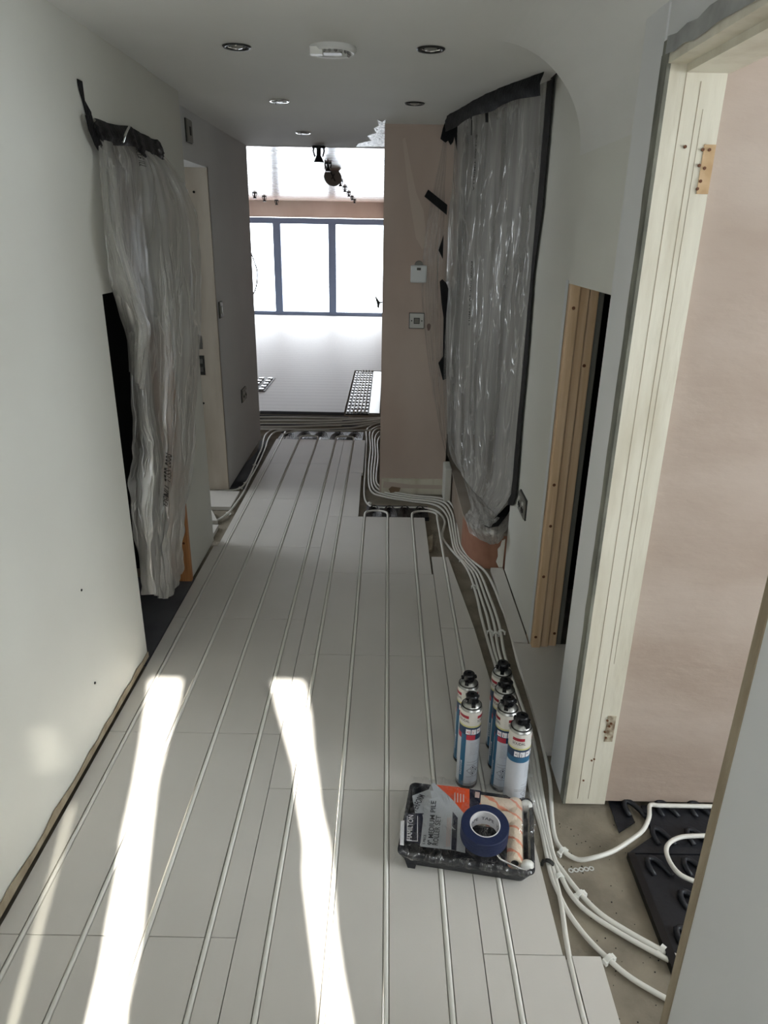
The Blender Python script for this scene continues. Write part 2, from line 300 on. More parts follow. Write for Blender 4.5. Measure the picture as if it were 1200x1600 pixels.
def blocker_mesh():
    mb = MB(); Y = -.5; T = .03; zt = max(sl[0][0][1], sr[0][0][1]); zb = min(sl[-1][0][1], sr[-1][0][1])
    # outer surround
    def quad(a, b, c, d): mb.prism([(a[0], Y, a[1]), (b[0], Y, b[1]), (c[0], Y, c[1]), (d[0], Y, d[1])], (0, -1, 0), T)
    X0, X1, Z0, Z1 = -1.05, .7, -.02, 2.25
    # rows between zt and zb in common z steps
    def at(rows, side, z):
        for (p, q) in zip(rows[:-1], rows[1:]):
            a, b = p[side], q[side]
            if b[1] <= z <= a[1]: k = (a[1] - z) / max(1e-6, a[1] - b[1]); return a[0] + (b[0] - a[0]) * k
        return (rows[0] if z > rows[0][side][1] else rows[-1])[side][0]
    zs = [zt - (zt - zb) * i / 44 for i in range(45)]
    for z1, z0 in zip(zs[:-1], zs[1:]):
        q = lambda xa1, xb1, xa0, xb0: quad((xa1, z1), (xb1, z1), (xb0, z0), (xa0, z0))
        q(THS[1], at(sl, 0, z1), THS[1], at(sl, 0, z0)); q(at(sl, 1, z1), at(sr, 0, z1), at(sl, 1, z0), at(sr, 0, z0)); q(at(sr, 1, z1), X1, at(sr, 1, z0), X1)
    quad((X0, Z1), (X1, Z1), (X1, zt), (X0, zt)); quad((THS[1], zb), (X1, zb), (X1, Z0), (THS[1], Z0))
    # thin gap for the narrow left streak
    a, b = THS; h = zt
    # left column with two small gaps : wall patch gap WP and thin slit
    quad((X0, h), (WP[0], h), (WP[0], Z0), (X0, Z0)); quad((WP[0], h), (WP[1], h), (WP[1], WP[3]), (WP[0], WP[3])); quad((WP[0], WP[2]), (WP[1], WP[2]), (WP[1], Z0), (WP[0], Z0))
    quad((WP[1], h), (a, h), (a, Z0), (WP[1], Z0)); quad((a, h), (b, h), (b, THZ[1]), (a, THZ[1])); quad((a, THZ[0]), (b, THZ[0]), (b, Z0), (a, Z0))
    return mb
pA = back(onz(118, 1248)); pB = back(onz(20, 1600)); THS = ((pA[0] + pB[0]) / 2 - .009, (pA[0] + pB[0]) / 2 + .009); THZ = (pB[1] - .1, pA[1])
wa = [back(onx(*p, -.935)) for p in ((101, 1132), (126, 1122), (130, 1180), (105, 1198))]
WP = (min(p[0] for p in wa), max(p[0] for p in wa), min(p[1] for p in wa), max(p[1] for p in wa))
if WP[1] > THS[0] - .002: WP = (WP[0] - (WP[1] - THS[0] + .004), THS[0] - .004, WP[2], WP[3])
d1 = struct('sun_blocker', blocker_mesh(), WHITE2)  # added blocker, its wavy middle standing in for a standing person's shadow
dim = bpy.data.materials.new('sun dimming sheet'); dim.use_nodes = True; nt = dim.node_tree; nt.nodes.clear(); oo = nt.nodes.new('ShaderNodeOutputMaterial'); tt = nt.nodes.new('ShaderNodeBsdfTransparent'); tt.inputs[0].default_value = (.5, .5, .48, 1); nt.links.new(tt.outputs[0], oo.inputs[0])  # added see-through sheets that weaken the sun through the two small gaps
box(WP[0] - .01, WP[1] + .001, -.504, -.502, WP[2] - .01, WP[3] + .01).build('patch_dimmer', dim, d1)
box(THS[0] - .001, THS[1] + .001, -.504, -.502, THZ[0] - .01, THZ[1] + .01).build('streak_dimmer', dim, d1)
struct('wall_front', MB().box(-5.2, -1.05, -.6, -.5, -.02, 2.35).box(-5.2, -5.1, -.6, 5.6, -.02, 2.35), WHITE2)

# left doorway: cream jamb at its far side
j = MB().box(-1.34, -1.035, 4.40, 4.43, 0, 1.935)
dj = struct('door_2', j, mat('aged cream jamb', (208, 198, 184), .6, var=(184, 172, 156), vscale=4, vstretch=(2, 2, .4)))
box(-1.20, -1.185, 4.385, 4.40, 0, 1.93).build('door_stop', CREAM, dj)
MB().box(-1.165, -1.135, 4.397, 4.4005, .92, 1.0).build('strike_plate', METAL, dj)
MB().box(-1.17, -1.13, 4.397, 4.4005, .76, .88).build('lock_plate', DKMETAL, dj)
MB().box(-1.16, -1.14, 4.394, 4.398, .78, .81).box(-1.16, -1.14, 4.394, 4.398, .83, .86).build('lock_plate_hole', METAL, dj)
for (a, b) in ((303, 300), (318, 630), (316, 660)):
    p = ony(a, b, 4.4); MB().lathe([(0, -.002), (.007, -.002), (.007, .002)], 8, (p.x, 4.398, p.z), 'y').build('fixing_hole', DARK, dj)
# right doorway: cream jamb with rebates, head lining, raw edge
d3 = struct('door_3', MB().box(.5655, .685, 1.666, 1.69, 0, 1.93), CREAM)
MB().box(.560, .69, .90, 1.67, 1.93, 1.955).box(.60, .69, .90, 1.67, 1.915, 1.93).build('head_lining', CREAM, d3)
MB().box(.60, .6015, 1.6655, 1.668, .02, 1.93).box(.632, .6335, 1.6655, 1.668, .02, 1.9).box(.645, .646, 1.6655, 1.668, .5, 1.85).build('rebate_line', RAWB, d3)
MB().box(.660, .6848, 1.664, 1.6685, 1.69, 1.785).build('hinge_recess', mat('bare hinge timber', (206, 176, 138), .7, var=(188, 156, 116), vscale=30), d3)
h2 = MB().box(.652, .676, 1.664, 1.6685, .235, .325).build('hinge_recess', mat('weathered timber', (190, 180, 158), .8, var=(120, 100, 80), vscale=60), d3)
hh = MB()
for (x, z) in ((.658, 1.775), (.672, 1.775), (.656, 1.745), (.668, 1.74), (.664, 1.715), (.66, 1.70), (.652, .31), (.66, .29), (.65, .27), (.655, .25), (.664, .30), (.62, 1.84 - .06)):
    hh.lathe([(0, -.001), (.0035, -.001), (.0035, .002)], 6, (x, 1.663, z), 'y')
for (x, z) in ((.632, .17), (.625, .165), (.61, .09)): hh.lathe([(0, -.001), (.003, -.001), (.003, .004)], 6, (x, 1.665, z), 'y')
hh.build('screw_hole', KNOT, d3)
# chipped plasterboard edges round the right doorway
e = MB(); random.seed(3); zz = [i * .065 for i in range(31)]
L_ = [(.5570, 1.70 + random.uniform(-.004, .004), min(z, 1.955)) for z in zz]; R_ = [(.5570, 1.664 + random.uniform(-.003, .003), min(z, 1.955)) for z in zz]
for i in range(30): e.add([L_[i], L_[i + 1], R_[i + 1], R_[i]], [(0, 1, 2, 3)])
e.box(.5575, .5655, 1.664, 1.70, 0, 1.975)
struct('trim_2', e, RAW)
e = MB(); yy = [.88 + i * .05 for i in range(17)]
T_ = [(.5565, y, 1.978 + random.uniform(-.004, .005)) for y in yy]; B_ = [(.5565, y, 1.945 + random.uniform(-.004, .004)) for y in yy]
for i in range(16): e.add([T_[i], T_[i + 1], B_[i + 1], B_[i]], [(0, 1, 2, 3)])
e.box(.5575, .58, .90, 1.67, 1.95, 1.975); struct('trim_3', e, mat('grey skim coat', (165, 166, 164), .8, var=(135, 136, 134), vscale=10))
struct('trim_4', MB().box(.5555, .60, .894, .915, 0, 1.96), RAWB)
struct('trim_5', MB().box(.6245, .6255, 2.56, 2.60, 0, 1.46), WHITE2)

# cupboard studs
st = empty('timber_stud', (.65, 2.59, 0), 'pale pine stud lining the cupboard opening, nearest the white wall', 'timber')
def stud(name, label, x0, x1, y0, y1, z1, m, knots, cat='timber'):
    o = tag(MB().box(x0, x1, y0, y1, -.02, z1).build(name, m, bevel=.004), label, cat)
    for (x, z) in knots: MB().lathe([(0, -.0015), (.006, -.001), (.007, .003)], 10, (x, y0, z), 'y').build('knot', KNOT, o)
    return o
bpy.data.objects.remove(st)
stud('timber_stud', 'pale pine stud lining the cupboard opening, nearest the white wall', .628, .664, 2.535, 2.66, 1.47, PINE, [(.645, 1.37), (.646, .72), (.65, .55), (.645, .33), (.640, .05)])
stud('timber_stud', 'middle pine stud of the cupboard opening, set just behind the first', .665, .698, 2.543, 2.66, 1.47, PINE, [])
stud('timber_stud', 'narrow pine stud of the cupboard opening beside the grey strip', .700, .733, 2.55, 2.66, 1.47, PINE, [(.71, 1.17), (.72, .06)])
stud('backing_strip', 'grey plasterboard strip standing in the cupboard opening beside the pine studs', .735, .757, 2.565, 2.66, 1.47, SWITCHG, [], 'board')
stud('timber_stud', 'orange timber stud at the foot of the left opening beside the dust sheet', -1.03, -.938, 3.085, 3.115, 1.2, ORWOOD, [(-.96, .2)])
MB().box(-.965, -.95, 3.082, 3.085, .28, .38).build('bolt_plate', KNOT, bpy.data.objects['timber_stud.003'])

# rounded bottom step
def step():
    pl = [(.44, 5.2), (.437, 4.2), (.436, 3.75), (.438, 3.56), (.455, 3.44), (.49, 3.36), (.54, 3.318), (.625, 3.305), (.74, 3.29), (.74, 5.2)]
    P = catmull([Vector((a, b, 0)) for a, b in pl[:8]], 6) + [Vector((.74, 3.29, 0)), Vector((1.2, 3.29, 0)), Vector((1.2, 5.2, 0))]
    o = empty('stair_step', (.8, 4, 0), 'low rounded terracotta step under the plastic dust sheet by the pink wall', 'step'); o.location = (0, 0, 0)
    k = len(P); mb = MB(); mb.add([(p.x, p.y, -.02) for p in P] + [(p.x, p.y, .175) for p in P], [(i, (i + 1) % k, k + (i + 1) % k, k + i) for i in range(k)]); 
    rz = mb.build('riser', [TERRA, TERRA0], o)
    for pl_ in rz.data.polygons:
        if pl_.center.y > 3.62: pl_.material_index = 1
    mb = MB(); Q = [Vector((p.x - .006 if p.x < .62 else p.x, p.y - .006 if p.x < .9 and p.y < 3.6 else p.y, .175)) for p in P]; mb.prism(Q, (0, 0, 1), .015); mb.build('tread', STEPTOP, o)
    mb = MB(); pts = [(.60, 3.300, 0), (.62, 3.299, 0), (.622, 3.299, .16), (.605, 3.299, .15), (.60, 3.30, .12), (.588, 3.303, .10), (.592, 3.302, .06), (.585, 3.303, .03)]
    mb.prism(pts, (-.1, -1, 0), .006); mb.build('plaster_splash', SPLASH, o)
    return o
step()
tag(MB().box(.9, 2.29, 3.29, 5.29, .191, .38).box(1.25, 2.29, 3.29, 5.29, .38, .57).box(1.6, 2.29, 3.29, 5.29, .57, .76).build('staircase', STEPTOP), 'pale staircase rising behind the taped plastic dust sheet', 'stairs')
tag(MB().box(.385, .43, 4.28, 4.449, -.02, .21).build('corner_block', WHITE, bevel=.008), 'white plaster nib at the foot of the pink wall beside the rounded step', 'plaster')

# ================================================================== FLOOR PANELS
PX = [-.862, -.713, -.562, -.411, -.263, -.117, .023, .171, .324, .460]
GW = .0084
def panel(x0, x1, y0, y1, label, grooves=True, x1b=None, x0b=None, mat_=None, extra=()):
    g = .0012; xa, xb = x0 + g, x1 - g; ya, yb = y0 + g, y1 - g
    top = [(xa, 0)]
    if grooves:
        for p in PX:
            if xa + .012 < p < min(xb, (x1b or xb)) - .012: top += [(p - GW, 0), (p - GW, -.008), (p - GW * .6, -.0125), (p + GW * .6, -.0125), (p + GW, -.008), (p + GW, 0)]
    top.append((xb, 0)); sec = top + [(xb, -.022), (xa, -.022)]; n = len(sec)
    def far(x):
        if x == xb and x1b is not None: return x1b - g
        if x == xa and x0b is not None: return x0b + g
        return x
    mb = MB(); mb.add([(x, ya, z) for x, z in sec] + [(far(x), yb, z) for x, z in sec], [list(range(n)), list(range(n, 2 * n))[::-1]] + [(i, n + i, n + (i + 1) % n, (i + 1) % n) for i in range(n)])
    return tag(mb.build('floor_panel', mat_ or BOARD), label, 'floor panel')
XL, XM, XR = -.927, -.341, .256
rows = [(-.4, .46), (.46, 1.21), (1.21, 1.96), (1.96, 2.73), (2.73, 3.50)]
labs = [None, 'grey grooved board in the bottom left corner of the floor', 'grey grooved board on the left, crossed by the wide end of the brightest sun streak', 'grey grooved board on the left holding the far tip of the brightest sun streak', 'grey grooved board along the left wall beside the dark opening with the dust sheet']
for (a, b), l in zip(rows, labs): panel(XL, XM, a, b, l or 'grey grooved board by the left wall under the camera')
for (a, b), l in zip([(3.50, 4.25), (4.25, 5.0), (5.0, 5.66)], ['grey grooved board on the left beside the left doorway', 'grey grooved board on the left past the cream doorway jamb', 'grey grooved board on the left ending at the black pipe return mat']):
    panel(-.905, XM, a, b, l)
for (a, b), l in zip([(-.4, .96), (.96, 1.707), (1.707, 2.455), (2.455, 3.2), (3.2, 3.965)],
    ['grey grooved board in the middle of the floor at the bottom edge of the photo', 'grey grooved board under the left end of the roller tray', 'grey grooved middle board holding the far tip of the second sun streak', 'grey grooved middle board beyond the foam cans', 'grey grooved middle board ending at the near black pipe return mat']):
    panel(XM, XR - .008 if a > 3 else XR, a, b, l)
for (a, b), l in zip([(3.965, 4.8), (4.8, 5.66)], ['narrow grey board left of the near black pipe return mat', 'narrow grey board ending at the far black pipe return mat, beside the pink wall pipes']): panel(XM, -.155, a, b, l, x1b=-.165)
panel(XR, .538, .3, 1.18, 'wide grey grooved board at the bottom right below the roller tray')
panel(XR, .448, 1.18, 1.93, 'grey grooved board under the right end of the roller tray and the nearest foam cans', x1b=.440)
panel(XR, .440, 1.93, 2.68, 'grey grooved board just behind the foam cans', x1b=.405)
panel(XR, .405, 2.68, 3.41, 'short grey grooved board beside the pipe bundle near the rounded step', x1b=.347)
panel(.556, .621, 2.575, 3.29, 'slim grey board strip between the pipe bundle and the right wall', grooves=False)
panel(.553, .95, 1.90, 2.565, 'plain grey board in the mouth of the cupboard opening', grooves=False)
panel(-1.30, -.955, 4.085, 4.375, 'small pale grey board in the left doorway in front of the cream jamb', grooves=False, x0b=-1.25)
panel(-1.30, -.985, 3.86, 4.03, 'broken pale grey board offcut in the left doorway under the curved pipe', grooves=False, x1b=-1.06)
panel(-1.2, -.965, 3.62, 3.80, 'pale grey offcut at the foot of the left pier', grooves=False)
tag(MB().box(-1.6, -.932, 2.38, 3.12, -.022, -.004).build('floor_sheet', SLATE), 'dark slate grey sheet on the floor of the left opening', 'floor sheet')
tag(MB().prism([onz(343, 763, -.02), onz(384, 764, -.02), onz(407, 690, -.02), onz(420, 690, -.02), onz(397, 738, -.02), onz(383, 762, -.02)], (0, 0, 1), .006).build('floor_offcut', SLATE), 'dark strip of floor between the left wall and the far grooved boards', 'floor sheet')
# blocks in the sub-floor gap by the step
tag(MB().prism([onz(668, 842, -.02), onz(676, 838, -.02), onz(675, 862, -.02), onz(668, 864, -.02)], (0, 0, 1), .012).build('wood_offcut', RAWB), 'small pale wood offcut lying in the floor gap beside the near black mat', 'offcut')

# plain seam pencil marks / small dark specks on the boards
def speck(o, x, y, r=.003, name='screw'):
    p = onz(x, y); MB().lathe([(0, .0008), (r, .0006), (r, -.001)], 8, (p.x, p.y, 0)).build(name, KNOT, o)

# ================================================================== PIPES
PR = .0066
def pipe(pts, label, smooth=8, r=PR, group=None, z=None, cat='pipe', name='heating_pipe'):
    return tag(MB().tube(pts, r, 8, smooth).build(name, PIPE, smooth=True), label, cat, group)
ZP = -.0034
def uloop(xa, xb, ye, label):
    c = (xa + xb) / 2; r = (xb - xa) / 2; pts = [Vector((xa, -.3, ZP)), Vector((xa, ye - .02, ZP))]
    for i in range(0, 13): a = math.pi - math.pi * i / 12; pts.append(Vector((c + r * math.cos(a), ye + r * .95 * abs(math.sin(a)) ** .7, .006)))
    pts += [Vector((xb, ye - .02, ZP)), Vector((xb, -.3, ZP))]
    pipe(pts, label, 0)
uloop(PX[1], PX[2], 5.68, 'looped white pipe in the grooves, left one of the two far return bends')
uloop(PX[3], PX[4], 5.68, 'looped white pipe in the grooves, right one of the two far return bends')
uloop(PX[5], PX[6], 3.985, 'looped white pipe with its bend at the left end of the near black mat')
uloop(PX[7], PX[8], 3.985, 'looped white pipe bending at the right end of the near black mat')
pipe([Vector((PX[0], -.3, ZP)), Vector((PX[0], 3, ZP)), Vector((PX[0], 5.66, ZP)), Vector((-.855, 5.78, .004)), Vector((-.80, 5.86, .008)), Vector((-.70, 5.90, .01)), Vector((-.4, 5.91, .01)), Vector((-.12, 5.95, .01))], 'white pipe nearest the left wall, turning right beyond the far bends')
# right bundle
def fp(L, z=-.012): return [onz(x, y, z) for x, y in L]
B1 = [(597, 660), (583, 664), (573, 672), (573, 690), (571, 730), (569, 770), (574, 787), (590, 793), (637, 793), (665, 794), (684, 800), (695, 815), (691, 838), (706, 860), (724, 880), (735, 900), (745, 932), (751, 960), (759, 990), (771, 1030), (792, 1095), (815, 1160), (831, 1242), (847, 1300), (860, 1363), (873, 1396), (890, 1429), (917, 1465), (950, 1498), (986, 1528), (1040, 1560), (1090, 1585)]
B2 = [(598, 664), (586, 668), (578, 676), (579, 700), (576, 735), (579, 766), (600, 776), (640, 783), (680, 789), (698, 805), (704, 830), (711, 861), (728, 882), (740, 898), (751, 932), (760, 960), (766, 986), (775, 1025), (800, 1095), (822, 1160), (836, 1242), (850, 1300), (862, 1350), (876, 1407), (893, 1471), (909, 1539), (926, 1597), (935, 1640)]
B3 = [(599, 668), (588, 671), (582, 680), (583, 705), (580, 738), (583, 763), (602, 773), (642, 780), (686, 786), (702, 803), (708, 830), (714, 859), (730, 879), (745, 897), (758, 932), (768, 960), (774, 986), (781, 1025), (806, 1095), (828, 1160), (841, 1242), (854, 1300), (868, 1352), (878, 1372), (891, 1396), (917, 1424), (972, 1460), (1045, 1500), (1090, 1520)]
B4 = [(600, 672), (591, 676), (586, 686), (587, 710), (584, 742), (587, 760), (604, 770), (644, 777), (690, 783), (706, 800), (712, 830), (717, 857), (733, 876), (750, 896), (764, 930), (775, 960), (782, 986), (789, 1025), (812, 1093), (834, 1160), (847, 1242), (857, 1300), (866, 1340), (880, 1362), (903, 1392), (935, 1425), (972, 1450), (1033, 1484), (1090, 1508)]
B5 = [(601, 677), (594, 682), (590, 692), (591, 715), (588, 745), (591, 758), (606, 767), (646, 774), (694, 780), (711, 798), (716, 830), (721, 855), (737, 875), (758, 893), (772, 918), (782, 944), (793, 971), (803, 1010), (813, 1048), (831, 1095), (847, 1160), (859, 1219), (862, 1270), (867, 1307), (879, 1328), (903, 1343), (930, 1346), (958, 1336), (983, 1320), (1003, 1304), (1013, 1283), (1014, 1264), (1024, 1254), (1060, 1252), (1110, 1254)]
for i, (b, l) in enumerate(zip((B1, B2, B3, B4, B5), ['leftmost white pipe of the right bundle, lowest of the curves into the side doorway',
        'white bundle pipe that runs straight down into the bottom right board', 'lower of the two white pipes curving side by side into the side doorway',
        'upper of the two white pipes curving side by side into the side doorway', 'rightmost bundle pipe, swinging in a wave over the black side room mat'])):
    P = fp(b, -.014 + .001 * i)
    if i == 1:
        P = [p if p.y > 1.3 else Vector((PX[9] + (p.x - PX[9]) * max(0, (p.y - 1.12) / .3) if p.y > 1.12 else PX[9], p.y, ZP if p.y < 1.22 else -.010)) for p in P] + [Vector((PX[9], -.2, ZP))]
    if i == 4:
        for q in P[-9:]: q.z = .006
        for q in P: q.y = min(q.y, 1.658) if q.x > .6 else q.y
    pipe(P, l, 5)
pipe(fp([(1120, 1306), (1090, 1306), (1064, 1308), (1046, 1317), (1041, 1330), (1048, 1349), (1062, 1366), (1082, 1376), (1110, 1386)], .008), 'white pipe bending back in a hook on the black mat in the side room', 6)
# left bundle
pipe(fp([(440, 670), (425, 672), (414, 681), (409, 700), (401, 718), (392, 740), (383, 756), (372, 764), (350, 767), (325, 768), (300, 768)], -.010), 'thin white pipe by the far left wall, turning left right beside the cream jamb', 6)
pipe(fp([(444, 673), (430, 675), (420, 685), (413, 704), (404, 724), (391, 748), (380, 770), (367, 789), (357, 801), (343, 811), (328, 816), (305, 818)], -.008), 'thin white pipe by the far left wall, curving over the offcut in the doorway', 6)
# cross pipes at the threshold of the far room
cross = [([(380, 652), (450, 652), (520, 653), (600, 655)], 'dim pipe crossing the threshold, the one closest to the far room boards'),
         ([(380, 657), (450, 657), (520, 657), (560, 655), (604, 652)], 'dim pipe crossing the threshold, second from the far room boards'),
         ([(380, 662), (450, 662), (510, 661), (550, 659), (604, 655)], 'dim pipe crossing the threshold, third from the far room boards'),
         ([(380, 667), (440, 667), (510, 665), (555, 663), (604, 657)], 'dim pipe crossing the threshold, curving up at its right end'),
         ([(380, 670), (440, 671), (500, 671), (545, 669), (575, 664), (604, 659)], 'dim pipe crossing the threshold, the nearest one just behind the black mat')]
for L, l in cross: pipe(fp(L, -.012), l, 6, r=.009)
struct('trim_6', MB().box(-1.2, -.40, 6.60, 6.622, -.03, .004).box(-1.2, -.35, 6.50, 6.515, -.024, -.01).box(-1.2, -.2, 6.36, 6.375, -.024, -.012).box(-1.2, -.2, 6.18, 6.195, -.024, -.012).box(-1.2, -.2, 6.03, 6.045, -.024, -.012), SLATE)

def clip(x, y, label, z=-.014, s=1.0, ang=.4, dark=False):
    p = onz(x, y, z); o = bpy.data.objects.new('pipe_clip', None); COL.objects.link(o); o.location = (p.x, p.y, z); o.rotation_euler = (0, 0, ang); tag(o, label, 'clip')
    m = DKMETAL if dark else CLIPM
    mb = MB(); r = .0095 * s
    for k in range(10):
        a0 = -.3 + (math.pi + .6) * k / 10; a1 = -.3 + (math.pi + .6) * (k + 1) / 10
        q = lambda a, rr, y: (rr * math.cos(a), y, rr * math.sin(a))
        for yy in (0,):
            v = [q(a0, r - .0012, -.006), q(a1, r - .0012, -.006), q(a1, r + .0018, -.006), q(a0, r + .0018, -.006), q(a0, r - .0012, .006), q(a1, r - .0012, .006), q(a1, r + .0018, .006), q(a0, r + .0018, .006)]
            mb.add(v, [(0, 1, 2, 3), (7, 6, 5, 4), (3, 2, 6, 7), (0, 4, 5, 1), (0, 3, 7, 4), (1, 5, 6, 2)])
    mb.build('hoop', m, o, smooth=False)
    MB().box(-r - .006, -r + .001, -.007, .007, -.008, .004).box(r - .001, r + .006, -.007, .007, -.008, .004).build('foot', m, o)
    return o
for c in [(879, 1331, 'white clip on the wavy pipe where it leaves the bundle', .9), (874, 1371, 'white clip at the start of the lower paired curve pipe', .6), (907, 1398, 'white clip on the upper paired pipe below the metal strip', .7),
          (1036, 1484, 'white clip beside the front corner of the black mat', 1.0), (952, 1499, 'white clip on the lowest curving pipe beyond the bottom right board', .8)]:
    clip(c[0], c[1], c[2], s=1.1, ang=c[3] - 1.5 + 1.2)
clip(741, 917, 'white clip on the bundle, the farther one beside the short board', ang=-.2); clip(766, 988, 'white clip on the bundle behind the cans, left of three in a row', ang=-.2, s=1.1)
clip(775, 991, 'white clip on the bundle behind the cans, middle of three in a row', ang=-.2, s=1.1); clip(784, 988, 'white clip on the bundle behind the cans, right of three in a row', ang=-.2, s=1.1)
clip(722, 876, 'small pale clip on the bundle nearest the rounded step', ang=-.5); clip(577, 787, 'small pale clip at the corner of the pipes below the pink wall', ang=.8)
clip(384, 755, 'pale clip on the thin left pipe just before the cream jamb', ang=-.3); clip(375, 763, 'pale clip at the bend of the thin pipe into the left doorway', ang=.8)
clip(357, 802, 'pale clip on the curved pipe in the left doorway', ang=-.6); clip(398, 727, 'pale clip holding the two left pipes by the far left wall', ang=-.3)
clip(828, 1215, 'dim clip on the bundle right of the nearest can', ang=-.2); clip(857, 1351, 'dark metal tie crossing the bundle beside the roller tray', dark=True, s=1.5, ang=-.5)
# perforated metal strip
mb = MB(); a = onz(888, 1361, -.0225); b = onz(928, 1357, -.0225)
for k in range(5):
    c = a.lerp(b, (k + .5) / 5); mb.lathe([(.0042, 0), (.0075, 0), (.0075, .0015), (.0042, .0015), (.0042, 0)], 12, c)
tag(mb.build('metal_strap', SWITCH), 'short perforated metal strip lying on the chipboard under the wavy pipe', 'strap')
# dirt on the chipboard
random.seed(11); mb = MB()
for k in range(70):
    x = random.uniform(.53, .72) if k < 50 else random.uniform(.46, .6); y = random.uniform(1.0, 1.62); r = random.uniform(.0008, .0022)
    mb.lathe([(0, .002), (r, .001), (r, 0)], 5, (x, y, -.024))
tag(mb.build('floor_crumbs', DARK), kind='stuff', label='dark crumbs of dirt scattered over the chipboard by the side doorway', cat='dirt')

# ================================================================== BLACK RETURN MATS
def return_mat(x0, x1, y0, y1, label, bays, skewx=0):
    o = empty('pipe_return_mat', (0, 0, 0), label, 'mat')
    MB().box(x0, x1, y0, y1, -.0238, -.016).build('base', BLACKP, o)
    w = (x1 - x0) / bays
    for b in range(bays):
        c = x0 + (b + .5) * w; mb = MB()
        for k in range(5):
            r = w * (.16 + .075 * k)
            pts = [Vector((c + r * math.cos(a), y0 + .012 + (y1 - y0 - .02) * math.sin(a) * (r / (w * .5)), -.009)) for a in [math.pi * i / 10 for i in range(11)]]
            mb.tube(pts, .0048, 5)
        mb.box(c - w * .07, c + w * .07, y0 + .012, y0 + (y1 - y0) * .3, -.016, -.006)
        mb.build('ridge_set', BLACKG, o)
    return o
return_mat(-.11, .275, 3.97, 4.20, 'black ribbed plastic mat under the near pipe bends, below the pink wall', 4)
return_mat(-.90, -.19, 5.67, 5.97, 'black ribbed plastic mat under the far pipe bends at the end of the hall', 5)
def stud_mat(x0, x1, y0, y1, label, nx, ny, side=True):
    o = empty('castellated_mat', (0, 0, 0), label, 'mat')
    MB().box(x0, x1, y0, y1, -.0235, -.014).build('base', BLACKP, o)
    SM = mat('stud top reflection', (225, 227, 230), .25, spec=.9); dx = (x1 - x0) / nx; dy = (y1 - y0) / ny  # pale colour stands in for white light reflected off the black studs
    for i in range(nx):
        for k in range(ny): cx_, cy_ = x0 + (i + .5) * dx, y0 + (k + .5) * dy; MB().box(cx_ - dx * .26, cx_ + dx * .26, cy_ - dy * .22, cy_ + dy * .22, -.014, -.0005).build('castellation', SM, o)
    return o
sm = stud_mat(-.385, -.165, 6.63, 8.82, 'black studded underfloor mat beside the right wall of the far room', 6, 15)
tag(MB().box(-.16, -.06, 6.63, 8.82, -.0235, -.003).build('edge_board', METAL), 'shiny foil strip between the studded mat and the far room wall', 'board')
sm2 = stud_mat(-1.9, -1.3, 7.5, 8.25, 'small patch of black studded mat at the far end of the left wall', 6, 5)
for o in (sm2,): o.location.z = .02
for k, x in enumerate((-.31, -.275, -.24, -.205)):
    pipe([Vector((x, 6.6, .002)), Vector((x, 7.5, .002)), Vector((x + .005, 8.7, .002)), Vector((x + .03, 8.8, .01))], ['leftmost', 'second from left', 'third from left', 'rightmost'][k] + ' of the four white pipes on the studded mat in the far room', 4)
# side room black mat
o = empty('moulded_floor_mat', (0, 0, 0), 'large black moulded mat on the side room floor with pipes over it', 'mat')
MB().prism([(.703, 1.15, -.024), (2.2, 1.15, -.024), (2.2, 1.49, -.024), (.703, 1.49, -.024)], (0, 0, 1), .014).build('tile', BLACKP, o)
MB().prism([(.705, 1.495, -.024), (2.2, 1.495, -.024), (2.2, 1.675, -.024), (.80, 1.675, -.024), (.80, 1.56, -.024)], (0, 0, 1), .014).build('tile', BLACKP, o)
random.seed(5)
for r_ in range(5):
    for c_ in range(9):
        cx_ = .775 + c_ * .10 + (r_ % 2) * .05; cy_ = 1.21 + r_ * .105
        a = .7; pts = [Vector((cx_ + .03 * math.cos(t + a), cy_ + .05 * math.sin(t) , -.010 + .010 * math.sin(max(0, min(math.pi, t))))) for t in [i * math.pi / 8 for i in range(9)]]
        MB().tube(pts, .008, 6).build('swirl_rib', BLACKP, o, smooth=True)
MB().box(.7, .72, 1.15, 1.49, -.024, -.003).build('side_rim', BLACKG, o)
tag(MB().prism([onz(948, 1246, -.018), onz(974, 1248, -.018), onz(992, 1286, -.018), onz(967, 1302, -.018)], (0, 0, 1), .004).build('mat_offcut', BLACKP), 'loose black plastic offcut beside the cream door jamb foot', 'offcut')

# ================================================================== FITTINGS
PW = 4.449
def plate(name, label, cat, c, w, h, axis, t=.008, m=SWITCH): pass
p = ony(651, 501, PW)
o = empty('wall_switch', p, 'square white isolator switch plate with dark outline on the pink wall', 'switch')
MB().box(-.047, .047, -.006, 0, -.047, .047).build('backing', DKMETAL, o); MB().box(-.0435, .0435, -.011, -.005, -.0435, .0435).build('plate', SWITCH, o, bevel=.002)
MB().box(-.018, .018, -.0125, -.010, -.018, .018).build('rocker_surround', DKMETAL, o); MB().box(-.014, .014, -.018, -.012, -.014, .014).build('rocker', SWITCHG, o)
MB().lathe([(0, -.0125), (.004, -.0125), (.004, -.01)], 10, (-.031, 0, 0), 'y').build('screw', DKMETAL, o)
MB().lathe([(0, -.0125), (.004, -.0125), (.004, -.01)], 10, (.031, 0, 0), 'y').build('screw', DKMETAL, o)
p = ony(654, 428, PW)
o = empty('thermostat', p, 'pale rounded thermostat with small display above the switch on the pink wall', 'thermostat')
MB().box(-.048, .048, -.022, 0, -.050, .050).build('casing', mat('thermostat white', (222, 226, 226), .35), o, bevel=.008)
